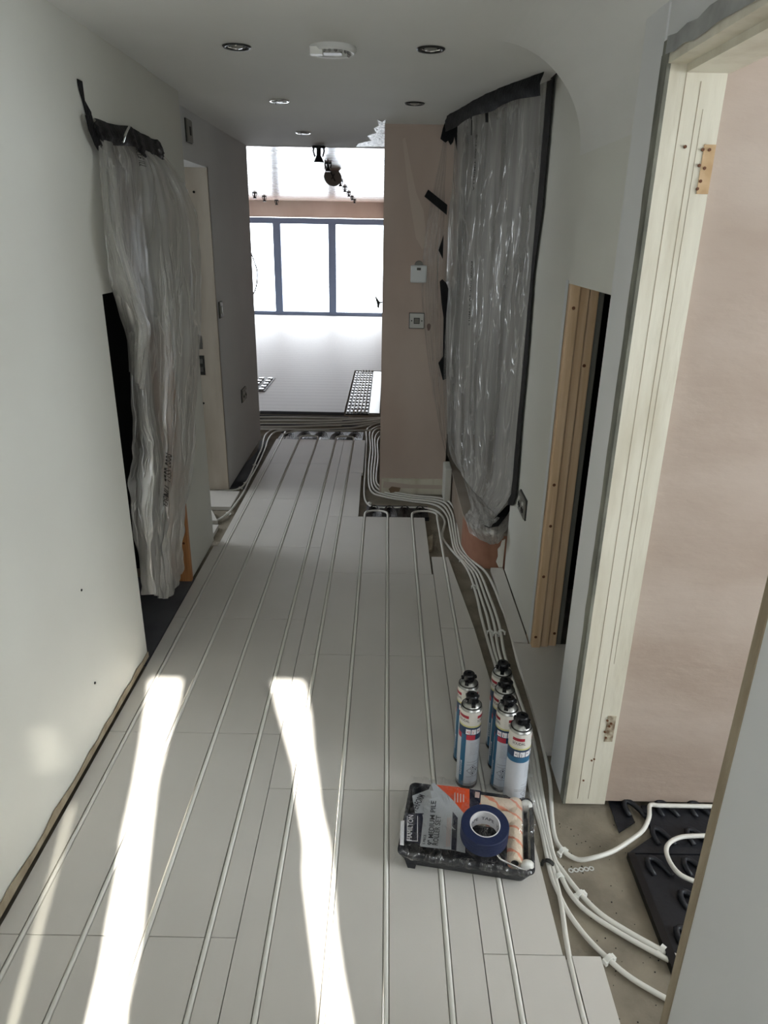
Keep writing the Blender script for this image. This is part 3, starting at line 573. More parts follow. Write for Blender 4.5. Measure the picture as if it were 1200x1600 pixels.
MB().box(-.012, .012, -.0235, -.021, .022, .036).build('display', DKMETAL, o); MB().lathe([(0, -.012), (.022, -.01), (.026, 0)], 16, (0, 0, .05), 'y').build('cable_entry', SWITCHG, o)
# wall marks on pink wall
for (x, y, rx, rz, m, l) in [(670, 511, .012, .022, KNOT, 'dark chip in the pink plaster beside the switch')]:
    p = ony(x, y, PW); mb = MB(); mb.add([(p.x + rx * math.cos(a) * (1 + .2 * math.sin(3 * a)), PW - .001, p.z + rz * math.sin(a)) for a in [i * math.pi / 8 for i in range(16)]] , [list(range(16))[::-1]]); tag(mb.build('wall_chip', mat('brown plaster chip', (120, 92, 84), .9)), l, 'plaster mark')
def patch(name, L, label, m, plane=PW):
    mb = MB(); mb.prism([ony(x, y, plane) for x, y in L], (0, -1, 0), .0012); tag(mb.build(name, m), label, 'plaster mark')
SK = mat('pale filler', (204, 189, 176), .8)
patch('filler_streak', [(629, 218), (633, 215), (642, 262), (650, 300), (662, 330), (668, 385), (660, 390), (650, 372), (643, 330), (637, 290)], 'long pale filler streak on the pink wall left of the tape', SK)
patch('filler_patch', [(655, 540), (663, 536), (667, 556), (661, 566), (655, 560)], 'small pale filler patch low on the pink wall beside the tape', SK)
patch('filler_patch', [(598, 762), (600, 752), (640, 757), (690, 758), (692, 764)], 'pale scraped band at the foot of the pink wall', SK, 4.43)
patch('plaster_chip', [(607, 764), (612, 760), (626, 762), (624, 768), (610, 770)], 'brown chip at the foot of the pink wall', mat('brown chip', (140, 118, 96), .9), 4.428)
# left far wall plates
def side_plate(y, z, w, h, label, name, parts, m=SWITCHG, X=-1.035, s=1):
    o = empty(name, (X, y, z), label, 'socket' if 'socket' in name else 'switch')
    MB().box(min(0, s * .006), max(0, s * .006), -w / 2 - .004, w / 2 + .004, -h / 2 - .004, h / 2 + .004).build('backing', DKMETAL, o)
    MB().box(min(s * .004, s * .012), max(s * .004, s * .012), -w / 2, w / 2, -h / 2, h / 2).build('plate', m, o, bevel=.002)
    for nm, a, b, c, d in parts: MB().box(min(s * .011, s * .017), max(s * .011, s * .017), a, b, c, d).build(nm, DKMETAL if 'slot' in nm else SWITCH, o)
    return o
side_plate(4.05, 2.07, .10, .10, 'grey square plate high on the left wall above the doorway', 'wall_switch', [('rocker_slot', -.01, .01, -.02, .02)])
side_plate(4.50, 1.146, .075, .09, 'narrow light switch on the left wall just past the cream jamb', 'wall_switch', [('rocker', -.012, .012, -.02, .02)])
side_plate(5.05, .50, .146, .086, 'double wall socket low on the far left wall', 'wall_socket', [('rocker', -.045, -.03, .01, .028), ('rocker', .03, .045, .01, .028), ('pin_slot', -.042, -.034, -.015, .0), ('pin_slot', .034, .042, -.015, 0)])
side_plate(2.955, .478, .146, .086, 'grey double wall socket on the right wall between the taped sheet and the pine studs', 'wall_socket', [('rocker', -.045, -.03, .012, .028), ('rocker', .03, .045, .012, .028), ('pin_slot', -.052, -.044, -.02, -.002), ('pin_slot', -.03, -.022, -.02, -.002), ('pin_slot', .022, .03, -.02, -.002), ('pin_slot', .044, .052, -.02, -.002)], X=.626, s=-1)
# small holes in left near wall
mb = MB()
for (x, y) in ((127, 922), (148, 1067), (94, 1255)):
    q = onx(x, y, -.9345); mb.lathe([(0, 0), (.004, 0), (.004, .002)], 8, (q.x, q.y, q.z), 'x')
struct('trim_7', mb, DARK)

def downlight(x, y, label, mode):
    p = onz(x, y, H); o = empty('ceiling_light', (p.x, p.y, H), label, 'light', 'recessed ceiling lights in the hall')
    MB().lathe([(.036, -.001), (.036, -.005), (.044, -.006), (.048, -.001)], 32).build('bezel', CHROME if mode else DKMETAL, o, smooth=True)
    MB().lathe([(0, -.0005), (.036, -.0005)], 24).build('recess', DARK if not mode else mat('frosted lens', (215, 215, 212), .3), o)
    MB().lathe([(0, -.007), (.018, -.006), (.022, -.001)], 20).build('lamp', METAL, o, smooth=True)
    if not mode: MB().tube([(-.03, 0, -.002), (0, .004, -.007), (.03, -.004, -.003)], .0022, 5).build('spring_clip', CHROME, o)
    else: MB().tube([(-.012, -.02, -.004), (-.012, -.022, -.02)], .0015, 5).build('loose_wire', DKMETAL, o)
downlight(370, 72, 'dark recessed ceiling light, nearest one on the left', 0); downlight(673, 76, 'dark recessed ceiling light, nearest one on the right', 0)
downlight(436, 157, 'shiny rimmed ceiling light, middle one of the left row', 1); downlight(648, 161, 'dark recessed ceiling light above the pink wall', 0); downlight(474, 207, 'shiny rimmed ceiling light, farthest in the hall', 1)
p = onz(520, 74, H); o = empty('smoke_alarm', (p.x, p.y, H), 'white round smoke alarm base without its cover on the hall ceiling', 'smoke alarm')
MB().lathe([(.078, 0), (.078, -.010), (.072, -.018), (.066, -.018), (.064, -.008), (0, -.008)], 40).build('base', mat('alarm plastic', (215, 216, 214), .4), o, smooth=True)
MB().box(-.03, .03, -.02, .02, -.02, -.008).build('terminal_block', SWITCH, o); MB().box(-.07, -.03, -.06, -.035, -.032, -.010).build('latch_tab', CLIPM, o)
mb = MB(); random.seed(2)
for k in range(9): a = -2.4 + k * .35; mb.lathe([(0, -.024), (.005, -.022), (.005, -.010)], 8, (.055 * math.cos(a), .055 * math.sin(a), 0))
mb.build('contact_stud', CHROME, o)

# far room ceiling fittings
def spot(x, y, label, s=1.0, m=BLACKG):
    p = onz(x, y, H - .12 * s); o = empty('hanging_fitting', (p.x, p.y, H - .003), label, 'light fitting', 'ceiling fittings in the far room')
    MB().lathe([(0, -.02), (.10 * s, -.02), (.11 * s, -.004), (.0, -.004)], 20).build('spring_plate', m, o)
    MB().tube([(0, 0, 0), (0, 0, -.16 * s)], .035 * s, 10).build('body', m, o)
    MB().lathe([(.035 * s, -.14 * s), (.085 * s, -.24 * s), (0, -.24 * s)], 20).build('cone', m, o)
    MB().tube([(-.07 * s, 0, 0), (-.085 * s, 0, -.08 * s), (-.06 * s, 0, -.16 * s)], .006, 5).tube([(.07 * s, 0, 0), (.085 * s, 0, -.08 * s), (.06 * s, 0, -.16 * s)], .006, 5).build('spring_wire', m, o)
order = ['nearest', 'second', 'third', 'fourth', 'fifth', 'sixth', 'seventh']
for k, (x, y, s) in enumerate([(498, 240, .45), (512.5, 260, .31), (532, 286, .29), (539, 295, .30), (545, 303, .30), (550, 309.5, .28), (554, 314, .28)]): spot(x, y, order[k] + ' hanging black fitting of the far room row, counted from the hall', s)
for k, (x, y) in enumerate([(398, 305), (413, 310), (432, 316)]): spot(x, y, ['left', 'middle', 'right'][k] + ' of the three small fittings at the left of the far room ceiling', .38)
q = ony(520, 277, 7.7); o = empty('ceiling_disc', q, 'grey round disc hanging tilted from the far room ceiling', 'fitting'); o.rotation_euler = (math.radians(64), math.radians(28), 0)
MB().lathe([(0, -.01), (.085, -.01), (.09, 0), (.085, .01), (0, .01)], 32).build('disc', SWITCHG, o, smooth=False)
MB().tube([(-.04, .03, .012), (.04, -.03, .012)], .006, 5).tube([(0, .03, .012), (0, -.03, .012)], .006, 5).build('bracket', DKMETAL, o)
q = ony(592, 472, 8.0); tag(MB().prism([(-.035, 0, .06), (-.03, 0, .065), (.02, 0, .0), (.045, 0, .005), (.045, 0, -.01), (.02, 0, -.015), (.012, 0, -.07), (-.01, 0, -.05), (-.012, 0, -.02)], (0, 1, 0), .02).build('wall_bracket', BLACKG), 'small black bracket sticking out of the far room wall', 'bracket').location = (-.105, 8.0, q.z)
q0, q1, q2 = ony(396, 405, 5.8), ony(402, 430, 5.8), ony(398, 455, 5.8)
tag(MB().tube([Vector((-1.22, 5.72, H - .004)), Vector((-1.22, 5.76, 1.9)), q0, q1, q2, Vector((-1.12, 5.76, q2.z - .1)), Vector((-1.16, 5.668, q2.z - .14))], .005, 6, 6).build('hanging_cable', BLACKG), 'thin cable curving out beyond the end of the left wall', 'cable')

# ================================================================== DUST SHEETS
def rowgrid(rows):                     # rows of control points -> smooth fn(u, v)
    def cr(P, t):
        n = len(P) - 1; s_ = min(t * n, n - 1e-6); i = int(s_); f = s_ - i
        a, b, c, d = P[max(i - 1, 0)], P[i], P[i + 1], P[min(i + 2, n)]
        return .5 * ((2 * b) + (c - a) * f + (2 * a - 5 * b + 4 * c - d) * f * f + (3 * b - a - 3 * c + d) * f ** 3)
    return lambda u, v: cr([cr(r, u) for r in rows], v)
# left sheet : control points in pixels with the x-plane they hang in
LR = [[(142, 190, -.928), (165, 205, -.928), (190, 212, -.93), (215, 222, -.928), (245, 236, -.932)],
      [(149, 240, -.926), (176, 245, -.905), (212, 250, -.93), (243, 262, -.90), (272, 268, -.91)],
      [(154, 310, -.926), (186, 320, -.885), (220, 330, -.93), (262, 330, -.885), (300, 325, -.87)],
      [(161, 390, -.926), (196, 400, -.865), (228, 410, -.925), (268, 410, -.87), (309, 385, -.84)],
      [(170, 456, -.928), (206, 470, -.86), (236, 480, -.925), (275, 480, -.86), (311, 470, -.83)],
      [(196, 540, -.965), (218, 550, -.87), (243, 560, -.93), (278, 560, -.865), (309, 560, -.84)],
      [(203, 640, -.965), (226, 645, -.87), (246, 650, -.93), (274, 650, -.875), (303, 650, -.86)],
      [(203, 705, -.965), (238, 705, -.86), (250, 710, -.93), (272, 720, -.885), (299, 720, -.87)],
      [(198, 760, -.96), (236, 770, -.875), (246, 780, -.93), (266, 790, -.89), (288, 790, -.885)],
      [(207, 840, -.96), (234, 850, -.89), (246, 850, -.94), (262, 850, -.90), (281, 850, -.90)],
      [(219, 930, -.97), (240, 930, -.92), (250, 936, -.95), (266, 930, -.92), (281, 897, -.92)]]
LG = rowgrid([[onx(*p) for p in r] for r in LR])
def hsh(a, b=0): return math.sin(a * 12.9898 + b * 78.233) * 43758.5453 % 1
def fold(u, v, amp, seed, freq=5):
    f = 0
    for k in range(4):
        w = freq * (1.6 ** k); ph = hsh(k, seed) * 6.28
        f += math.sin(w * u * 6.28 + ph + 1.3 * math.sin(v * (3 + k) + ph * 2) + .5 * math.sin(v * 9 + k)) / (1.5 ** k)
    return amp * f
def crumple(u, v, amp, seed):
    return amp * (math.sin(u * 31 + v * 17 + seed) * math.sin(v * 43 - u * 13 + seed * 2) + .6 * math.sin(u * 61 - v * 53 + seed) * math.sin(v * 71 + u * 29))
def LS(u, v):
    p = LG(u, v); e = min(1, v * 6)
    return p + Vector((1, .25, 0)) * ((fold(u, v, .0035, 3, 5) + crumple(u, v, .0025 + .012 * max(0, v - .55), 1)) * e + .008)
o = empty('dust_sheet', (-.93, 2.8, 0), 'milky plastic dust sheet hanging over the left opening from black tape', 'dust sheet'); o.location = (0, 0, 0)
MB().grid(LS, 64, 130).build('sheet', FILM, o, smooth=True)
# turned over front fold
FR = rowgrid([[onx(*p) for p in r] for r in [[(147, 225, -.925), (160, 240, -.90), (175, 262, -.89)], [(154, 320, -.925), (170, 350, -.86), (190, 372, -.87)], [(162, 400, -.925), (188, 420, -.84), (207, 440, -.86)],
       [(167, 440, -.925), (203, 470, -.83), (222, 490, -.85)], [(182, 470, -.95), (214, 510, -.83), (230, 515, -.85)], [(192, 520, -.955), (212, 550, -.84), (224, 560, -.86)], [(198, 580, -.96), (209, 600, -.87), (216, 610, -.87)]]])
MB().grid(lambda u, v: FR(u, v) + Vector((1, .2, 0)) * (fold(u, v, .004, 8, 3) + .012), 24, 60).build('sheet_fold', FILM, o, smooth=True)
def wtape(L, X, off, name='tape_strip', parent=None, m=TAPE): MB().prism([onx(x, y, X + off) for x, y in L], (1, 0, 0), .0015).build(name, m, parent)
wtape([(120, 123), (128, 127), (132, 157), (142, 175), (143, 183), (138, 195), (130, 163), (123, 140)], -.935, .003, parent=o)
wtape([(133, 180), (143, 180), (148, 203), (166, 240), (158, 243), (148, 227), (138, 203)], -.935, .022, parent=o)
mb = MB(); topl = [(143, 183), (160, 190), (177, 195), (200, 197), (208, 203), (222, 210), (237, 217), (245, 220), (253, 237)]; botl = [(147, 207), (155, 220), (170, 227), (193, 228), (208, 230), (216, 240), (228, 250), (240, 251), (253, 249)]
TP = rowgrid([[onx(x, y, -.930) for x, y in topl], [onx((a[0] + b[0]) / 2, (a[1] + b[1]) / 2, -.915) for a, b in zip(topl, botl)], [onx(x, y, -.918) for x, y in botl]])
mb.grid(lambda u, v: TP(u, v) + Vector((1, 0, 0)) * (crumple(u, v * .3, .004, 4) + .008), 40, 8).build('tape_strip', TAPE, o, smooth=True)
MB().tube([onx(202, 198, -.90), onx(197, 208, -.895), onx(192, 222, -.90)], .004, 6, 4).build('tape_crease', CHROME, o)
pr = MB()
def sheet_text(mb, fn, txt, u0, v0, size, du, dv, off):   # text running down the sheet
    v, f, w = text_geo(txt, size); mb.add([Vector(fn(u0 + b * du, v0 + a * dv)) + off for a, b in v], f)
INK = mat('grey printed ink', (48, 46, 44), .7)
sheet_text(pr, LS, '9003 SSLL TIMBEL', .56, .69, .1, 1.6, .16, Vector((.004, -.001, 0))); sheet_text(pr, LS, 'PPOLE 1LL', .50, .06, .1, 1.1, .12, Vector((.004, -.001, 0)))
pr.build('printed_text', INK, o)

# right sheet
CA, CB = Vector((.36, 4.425, 0)), Vector((.619, 3.19, 0)); chord = (CB - CA); CN = Vector((chord.y, -chord.x, 0)).normalized()
if CN.dot(Vector((0, -1, 0))) < 0: CN = -CN
def onc(x, y): return on(CA, CN, x, y)
RRows = [(699, 183, 704, 184, 857, 118), (687, 250, 705, 250, 850, 250), (667, 350, 705, 350, 840, 370), (659, 450, 703, 450, 829, 470), (667, 550, 701, 550, 819, 590), (681, 640, 701, 640, 809, 690), (694, 700, 704, 705, 801, 765), (703, 722, 716, 733, 775, 806)]
rr = []
for (lx, ly, cx_, cy_, rx, ry) in RRows:
    r = [ony(lx, ly, 4.438), ony((lx + cx_) / 2, (ly + cy_) / 2, 4.436)]
    c0, c1 = onc(cx_, cy_), onc(rx, ry); a, b = (cx_, cy_), (rx, ry)
    r += [onc(a[0] + (b[0] - a[0]) * t, a[1] + (b[1] - a[1]) * t) for t in (0, .17, .34, .5, .67, .84, 1)]
    rr.append(r)
RG = rowgrid(rr)
def RS(u, v):
    p = RG(u, v); e = min(1, v * 5) * min(1, (1 - u) * 8) * (1 if u > .24 else .3)
    return p + CN * ((fold(u, v, .0042, 6, 2.3) + crumple(u, v, .0015 + .010 * max(0, u - .72), 2)) * e + .012 * math.sin(math.pi * min(1, max(0, u - .2) * 1.25)) * e)
o2 = empty('dust_sheet', (0, 0, 0), 'milky plastic dust sheet taped from ceiling to rounded step on the right', 'dust sheet')
MB().grid(lambda u, v: RS(.22 + .78 * u, v), 80, 110).build('sheet', FILMT, o2, smooth=True)
MB().grid(lambda u, v: RS(.225 * u, v), 14, 70).build('sheet_margin', FILMX, o2, smooth=True)
# crumpled hem on the step
HG = rowgrid([[onc(722, 740), onc(745, 770), onc(770, 795), onc(797, 770)], [onz(735, 790, .24), onz(752, 800, .26), onz(775, 805, .26), onz(800, 790, .26)], [onz(727, 805, .20), onz(745, 825, .225), onz(775, 832, .225), onz(796, 815, .22)], [onz(733, 832, .155), onz(755, 846, .15), onz(775, 850, .15), onz(788, 840, .16)]])
MB().grid(lambda u, v: HG(u, v) + Vector((-.2, -.6, .6)) * (crumple(u * .6, v * .7, .010, 5)), 44, 40).build('sheet_hem', FILM, o2, smooth=True)
# ceiling tape : upright band along the top of the sheet
tl = [(700, 181), (728, 165), (763, 146), (800, 131), (852, 112)]
tp3 = [onz(x, y, H - .002) for x, y in tl]
TG = rowgrid([tp3, [p + Vector((0, 0, -.036)) + CN * .010 for p in tp3], [p + Vector((0, 0, -.072)) + CN * .006 for p in tp3]])
MB().grid(lambda u, v: TG(u, v) + CN * (crumple(u, v * .3, .003, 3) + .006) + Vector((0, 0, -.006 * math.sin(u * 14) * v)), 50, 6).build('tape_strip', TAPE, o2, smooth=True)
def ytape(L, Y, t=.0015): MB().prism([ony(x, y, Y) for x, y in L], (0, -1, 0), t).build('tape_strip', TAPE, o2)
def xtape(L, X): MB().prism([onx(x, y, X) for x, y in L], (-1, 0, 0), .0015).build('tape_strip', TAPE, o2)
xtape([(851, 120), (859, 104), (872, 108), (872, 114), (864, 124)], .618)
xtape([(866, 122), (848, 325), (834, 430), (829, 500), (824, 567), (815, 662), (807, 773), (802, 790), (794, 789), (799, 725), (810, 630), (819, 530), (825, 440), (838, 325), (855, 128)], .616)
MB().prism([onz(804, 785, .30), onz(792, 806, .26), onz(779, 822, .245), onz(764, 825, .24), onz(752, 820, .235), onz(757, 812, .24), onz(772, 811, .25), onz(792, 790, .29)][::-1], (0, 0, 1), .002).build('tape_strip', TAPE, o2)
ytape([(699, 180), (718, 187), (714, 209), (718, 234), (714, 236), (710, 214), (708, 222), (704, 227), (700, 220), (696, 223), (688, 217), (692, 200)], 4.40)
ytape([(669, 296), (699, 320), (698, 336), (663, 307)], 4.41); ytape([(693, 367), (692, 405), (685, 391)], 4.41)
ytape([(687, 440), (691, 436), (698, 443), (704, 462), (705, 503), (701, 560), (704, 589), (692, 594), (685, 567), (692, 557), (693, 497), (690, 475)], 4.40)
def ctape(L): MB().prism([onc(x, y) + CN * .045 for x, y in L], CN, .0015).build('tape_strip', TAPE, o2)
ctape([(748, 166), (752, 166), (752, 180), (750, 188), (748, 184)]); ctape([(772, 152), (777, 152), (777, 192), (773, 192)]); ctape([(750, 188), (751.3, 188), (750.5, 212), (749.3, 212)])
ytape([(750, 141), (757, 139), (768, 142), (764, 148), (754, 146)], 3.75)
pr = MB(); sheet_text(pr, RS, 'BO3 000 TIMBELLA', .455, .085, .1, .17, .15, CN * .004); sheet_text(pr, RS, 'EVOER GIVE TV TYMRLS', .46, .36, .1, .19, .13, CN * .004)
pr.build('printed_text', INK, o2)

# ================================================================== FOAM CANS
CB_ = mat('can blue', (52, 104, 138), .35); CW_ = mat('can pale label', (204, 209, 216), .4); CC_ = mat('can cream band', (218, 215, 207), .4); CY_ = mat('can yellow green', (205, 200, 140), .4)
CDB = mat('can dark blue', (38, 62, 92), .35); CR_ = mat('can red', (196, 60, 78), .4); CRD = mat('logo red', (158, 36, 52), .4); CINK = mat('can print', (70, 66, 78), .5); CWH = mat('can icon white', (236, 236, 240), .4); CG = mat('can grey foot', (150, 152, 158), .35)
MATS = [CW_, CB_, CC_, CY_, CDB, CR_, CG, CWH]
def can_parts(o, second):
    r = .0328
    # theta 0 = label centre, facing -y
    def mf(t, z):
        a = (math.degrees(t) + 90 + 180) % 360 - 180      # 0 at -y, + to the right
        if z > .238: return 2
        if z > .232: return 3
        if z > .205 and z < .228: return 4
        if z >= .228: return 4
        stripe = -62 < a < -28 or (abs(a) > 110)
        if second: stripe = abs(a) > 128
        if stripe: return 1
        if z > .187: return (1 if second else (5 if a < 20 else 4))
        if z < .022: return 6
        return 0
    zs = [.012, .022, .187, .205, .228, .232, .238, .285]
    MB().lathe([(r, z) for z in zs], 60, mfun=mf).build('can_body', MATS, o, smooth=True)
    MB().lathe([(0, 0), (r - .001, 0), (r + .0005, .003), (r + .0005, .012), (r, .0125)], 40).build('base_ring', BLACKG, o, smooth=True)
    MB().lathe([(r, .285), (r - .001, .289), (r - .0035, .290), (r - .003, .293), (r - .006, .296), (.022, .304), (.016, .306)], 40).build('shoulder', METAL, o, smooth=True)
    MB().lathe([(.0305, .293), (.0305, .2955), (.0285, .2965), (.0285, .293)], 40).build('seam_ring', DKMETAL, o, smooth=True)
    mb = MB().lathe([(.0165, .302), (.0165, .311), (.0185, .312), (.0185, .326), (.0165, .330), (.007, .331), (.006, .325), (0, .325)], 24)
    for k in range(4): a = k * math.pi / 2 + .5; c, s_ = math.cos(a), math.sin(a); mb.prism([(c * .014 - s_ * .006, s_ * .014 + c * .006, .312), (c * .024 - s_ * .005, s_ * .024 + c * .005, .312), (c * .024 + s_ * .005, s_ * .024 - c * .005, .312), (c * .014 + s_ * .006, s_ * .014 - c * .006, .312)], (0, 0, 1), .008)
    mb.box(-.006, .006, -.026, -.012, .299, .312)
    mb.build('valve_cap', BLACKG, o)
    # printing, wrapped on the cylinder
    R = r + .0004
    def wrap(a0, z0, sc=1):
        return lambda a, b: Vector((R * math.sin(a0 + a / R), -R * math.cos(a0 + a / R), z0 + b))
    def band(mb, s0, s1, z0, z1, a0=0, n=6):
        for i in range(n):
            x0 = s0 + (s1 - s0) * i / n; x1 = s0 + (s1 - s0) * (i + 1) / n; w = wrap(a0, 0)
            mb.add([w(x0, z0), w(x1, z0), w(x1, z1), w(x0, z1)], [(0, 1, 2, 3)])
    for a0 in (-.95, .95, 2.85): lg = MB(); band(lg, -.018, .018, .263, .273, a0); lg.build('logo_bar', CRD, o)
    tx = MB()
    for a0 in (-.95, .95, 2.85): add_text(tx, 'SOUDAL', .0125, wrap(a0 - .0180 / R, .250), .80)
    # hazard diamonds and rules
    for (dx, dz) in ((0, .011), (-.0105, 0), (.0105, 0), (0, -.011)):
        w = wrap(.30 + dx / R, .072 + dz)
        for (p, q) in (((0, .009), (.009, 0)), ((.009, 0), (0, -.009)), ((0, -.009), (-.009, 0)), ((-.009, 0), (0, .009))):
            pp = [w(p[0], p[1]), w(q[0], q[1]), w(q[0] * .84, q[1] * .84), w(p[0] * .84, p[1] * .84)]; tx.add(pp, [(0, 1, 2, 3)])
    bk = MB()
    if not second:
        for (dx, dz) in ((0, .011), (.0105, 0), (0, -.011)): band(bk, dx - .0022, dx + .0022, .072 + dz - .003, .072 + dz + .003, .30, 2)
    for z in (.094, .104, .048): band(bk, -.020, .034, z, z + .0008, .30)
    if second:
        for z in (.088, .083, .036): band(bk, -.03, .03, z, z + .0008, .0)
    for k in range(9): band(bk, -.014, random.uniform(.004, .018), .176 - k * .0055, .1765 - k * .0055, .30)
    bk.build('label_rules', CINK, o)
    (tx.build('label_text', CINK, o)) if not second else tx.build('label_text', CINK, o)
    io = -1.0 if second else -.38
    for k in range(4): ic = MB(); band(ic, -.0075, .0075, .2075, .2255, io + .52 * k); ic.build('icon_square', CWH, o)
    gl_ = MB(); R += .0003
    for k in range(4): add_text(gl_, '<)*+'[k] if k else '<|', .014, wrap(io + .52 * k - .005 / R, .211), .9)
    gl_.build('icon_print', [CR_, CINK][1 if second else 0], o)
    R -= .0003
    if not second:
        vt = MB(); v, f, w = text_geo('SOUDAFOAM', .009)
        a0 = -.78; vt.add([Vector((R * math.sin(a0 - b / R), -R * math.cos(a0 - b / R), .05 + a)) for a, b in v], f)
        vt.lathe([(0, 0), (.0045, 0)], 12, (0, 0, 0)) if False else None
        vt.build('stripe_text', CWH, o)
can_labels = [(733, 1055, 'foam can at the back of the left pair of cans', -.35, 0), (738, 1088, 'foam can in front of the left pair, showing blue stripe and red band', .1, 0),
              (786, 1038, 'foam can at the very back of the right row of four', -.2, 0), (790, 1065, 'foam can second from the back of the right row of four', -.25, 0),
              (795, 1093, 'foam can third from the back in the right row, with red band', -.42, 0), (816, 1121, 'nearest foam can with blue band, at the front of the right row by the tray', .62, 1)]
proto = None
for i, (x, y, lab, rz, sec_) in enumerate(can_labels):
    p = onz(x, y, .322)
    if proto is None:
        proto = empty('foam_can', (p.x, p.y, .0), lab, 'foam can', 'foam cans standing on the floor boards', rz); can_parts(proto, False); c = proto
    elif sec_:
        c = empty('foam_can', (p.x, p.y, 0), lab, 'foam can', 'foam cans standing on the floor boards', rz); can_parts(c, True)
    else:
        c = copy_tree(proto); c.location = (p.x, p.y, 0); c.rotation_euler = (0, 0, rz); c['label'] = lab

# ================================================================== ROLLER SET
ANG = math.radians(-9.5); TW, TD, TH_ = .365, .272, .052
rs = empty('roller_set', (.252, 1.520, 0), 'shrink wrapped black roller tray set with orange striped sleeves and printed card', 'roller set', rz=ANG)
tm = MB()
def ring(w, d, z, r=.02, n=6):
    out = []
    for cx_, cy_, a0 in ((w / 2 - r, d / 2 - r, 0), (-w / 2 + r, d / 2 - r, 1), (-w / 2 + r, -d / 2 + r, 2), (w / 2 - r, -d / 2 + r, 3)):
        for k in range(n + 1): a = (a0 + k / n) * math.pi / 2; out.append((cx_ + r * math.cos(a), cy_ + r * math.sin(a), z))
    return out
rings = [ring(TW - .04, TD - .04, .006), ring(TW - .012, TD - .012, TH_ - .012), ring(TW - .01, TD - .01, TH_), ring(TW, TD, TH_), ring(TW, TD, TH_ + .004), ring(TW - .02, TD - .02, TH_ + .004), ring(TW - .03, TD - .03, TH_ - .015), ring(TW - .055, TD - .055, .012)]
n = len(rings[0]); k0 = tm.add([v for r in rings for v in r], [(a * n + i, a * n + (i + 1) % n, (a + 1) * n + (i + 1) % n, (a + 1) * n + i) for a in range(len(rings) - 1) for i in range(n)])
tm.f.append([k0 + 7 * n + i for i in range(n)]); tm.mi.append(0); tm.f.append([k0 + i for i in range(n)][::-1]); tm.mi.append(0)
tm.build('tray', BLACKP, rs)
for sx in (-1,): MB().prism([(sx * (TW / 2 - .03), -TD / 2 + .012, .0), (sx * (TW / 2 - .05), -TD / 2 + .012, .0), (sx * (TW / 2 - .056), -TD / 2 + .006, .04), (sx * (TW / 2 - .02), -TD / 2 + .006, .04)], (0, 1, 0), .02).build('tray_foot', BLACKP, rs)
rib = MB()
for k in range(9): rib.box(-TW / 2 + .05 + k * .03, -TW / 2 + .055 + k * .03, -.1, .09, .012, .017)
rib.build('tray_rib', BLACKP, rs)
# sleeves
def sleeve_mat():
    m = mat('orange striped sleeve', (226, 208, 186), .9, bump=.4, bscale=160); nt = m.node_tree; b = nt.nodes['Principled BSDF']
    tc = nt.nodes.new('ShaderNodeTexCoord'); w = nt.nodes.new('ShaderNodeTexWave'); w.bands_direction = 'DIAGONAL'; w.inputs['Scale'].default_value = 8; w.inputs['Distortion'].default_value = 2.5; w.inputs['Detail'].default_value = 2; w.inputs['Detail Scale'].default_value = 3
    mp = nt.nodes.new('ShaderNodeMapping'); mp.inputs['Scale'].default_value = (1.2, 1.8, .5); nt.links.new(tc.outputs['Object'], mp.inputs[0]); nt.links.new(mp.outputs[0], w.inputs['Vector'])
    r = nt.nodes.new('ShaderNodeValToRGB'); e = r.color_ramp.elements; e[0].position = .80; e[0].color = (*s2l((226, 208, 186)), 1); e[1].position = .93; e[1].color = (*s2l((228, 150, 122)), 1)
    nt.links.new(w.outputs[0], r.inputs[0]); nt.links.new(r.outputs[0], b.inputs['Base Color']); return m
SLV = sleeve_mat()
def sleeve(c, axis, L, r, label):
    prof = [(r * .5, -L / 2 + .004), (r * .72, -L / 2), (r * .95, -L / 2 + .002), (r, -L / 2 + .01), (r, L / 2 - .01), (r * .95, L / 2 - .002), (r * .72, L / 2), (r * .5, L / 2 - .004)]
    s_ = MB().lathe(prof, 32, c, axis).build('roller_sleeve', SLV, rs, smooth=True)
    MB().lathe([(r * .5, -L / 2 + .004), (r * .45, -L / 2 + .02), (0, -L / 2 + .02)], 24, c, axis).lathe([(r * .5, L / 2 - .004), (r * .45, L / 2 - .02), (0, L / 2 - .02)], 24, c, axis).build('core', BLACKG, s_)
    return s_
sleeve((.020, .090, .054), 'x', .230, .024, '')
sleeve((.020, .040, .054), 'x', .230, .024, '')
sleeve((.130, .005, .052), 'y', .225, .021, '')
# cage frame
fr = MB(); fx = .163
for k in range(5):
    a = k * 2 * math.pi / 5; fr.tube([(fx + .013 * math.cos(a), -.10, .050 + .013 * math.sin(a)), (fx + .014 * math.cos(a), .0, .050 + .014 * math.sin(a)), (fx + .013 * math.cos(a), .10, .050 + .013 * math.sin(a))], .0016, 6)
cg = fr.build('roller_frame', CHROME, rs)
MB().lathe([(.0, -.012), (.014, -.012), (.018, -.006), (.018, .006), (.010, .010), (0, .010)], 24, (fx, -.105, .050), 'y').build('end_cap', CLIPM, cg, smooth=True)
MB().lathe([(0, -.010), (.010, -.010), (.018, -.006), (.018, .006), (.014, .012), (0, .012)], 24, (fx, .108, .050), 'y').build('end_cap', CLIPM, cg, smooth=True)
MB().box(fx + .004, fx + .016, -.08, .085, .05, .0535).build('cage_blade', METAL, cg)
MB().tube([(fx, -.116, .050), (fx - .01, -.122, .054), (.10, -.118, .070), (.088, -.113, .075), (.070, -.092, .082), (.055, -.075, .085)], .0028, 8, 4).build('frame_rod', CHROME, cg)
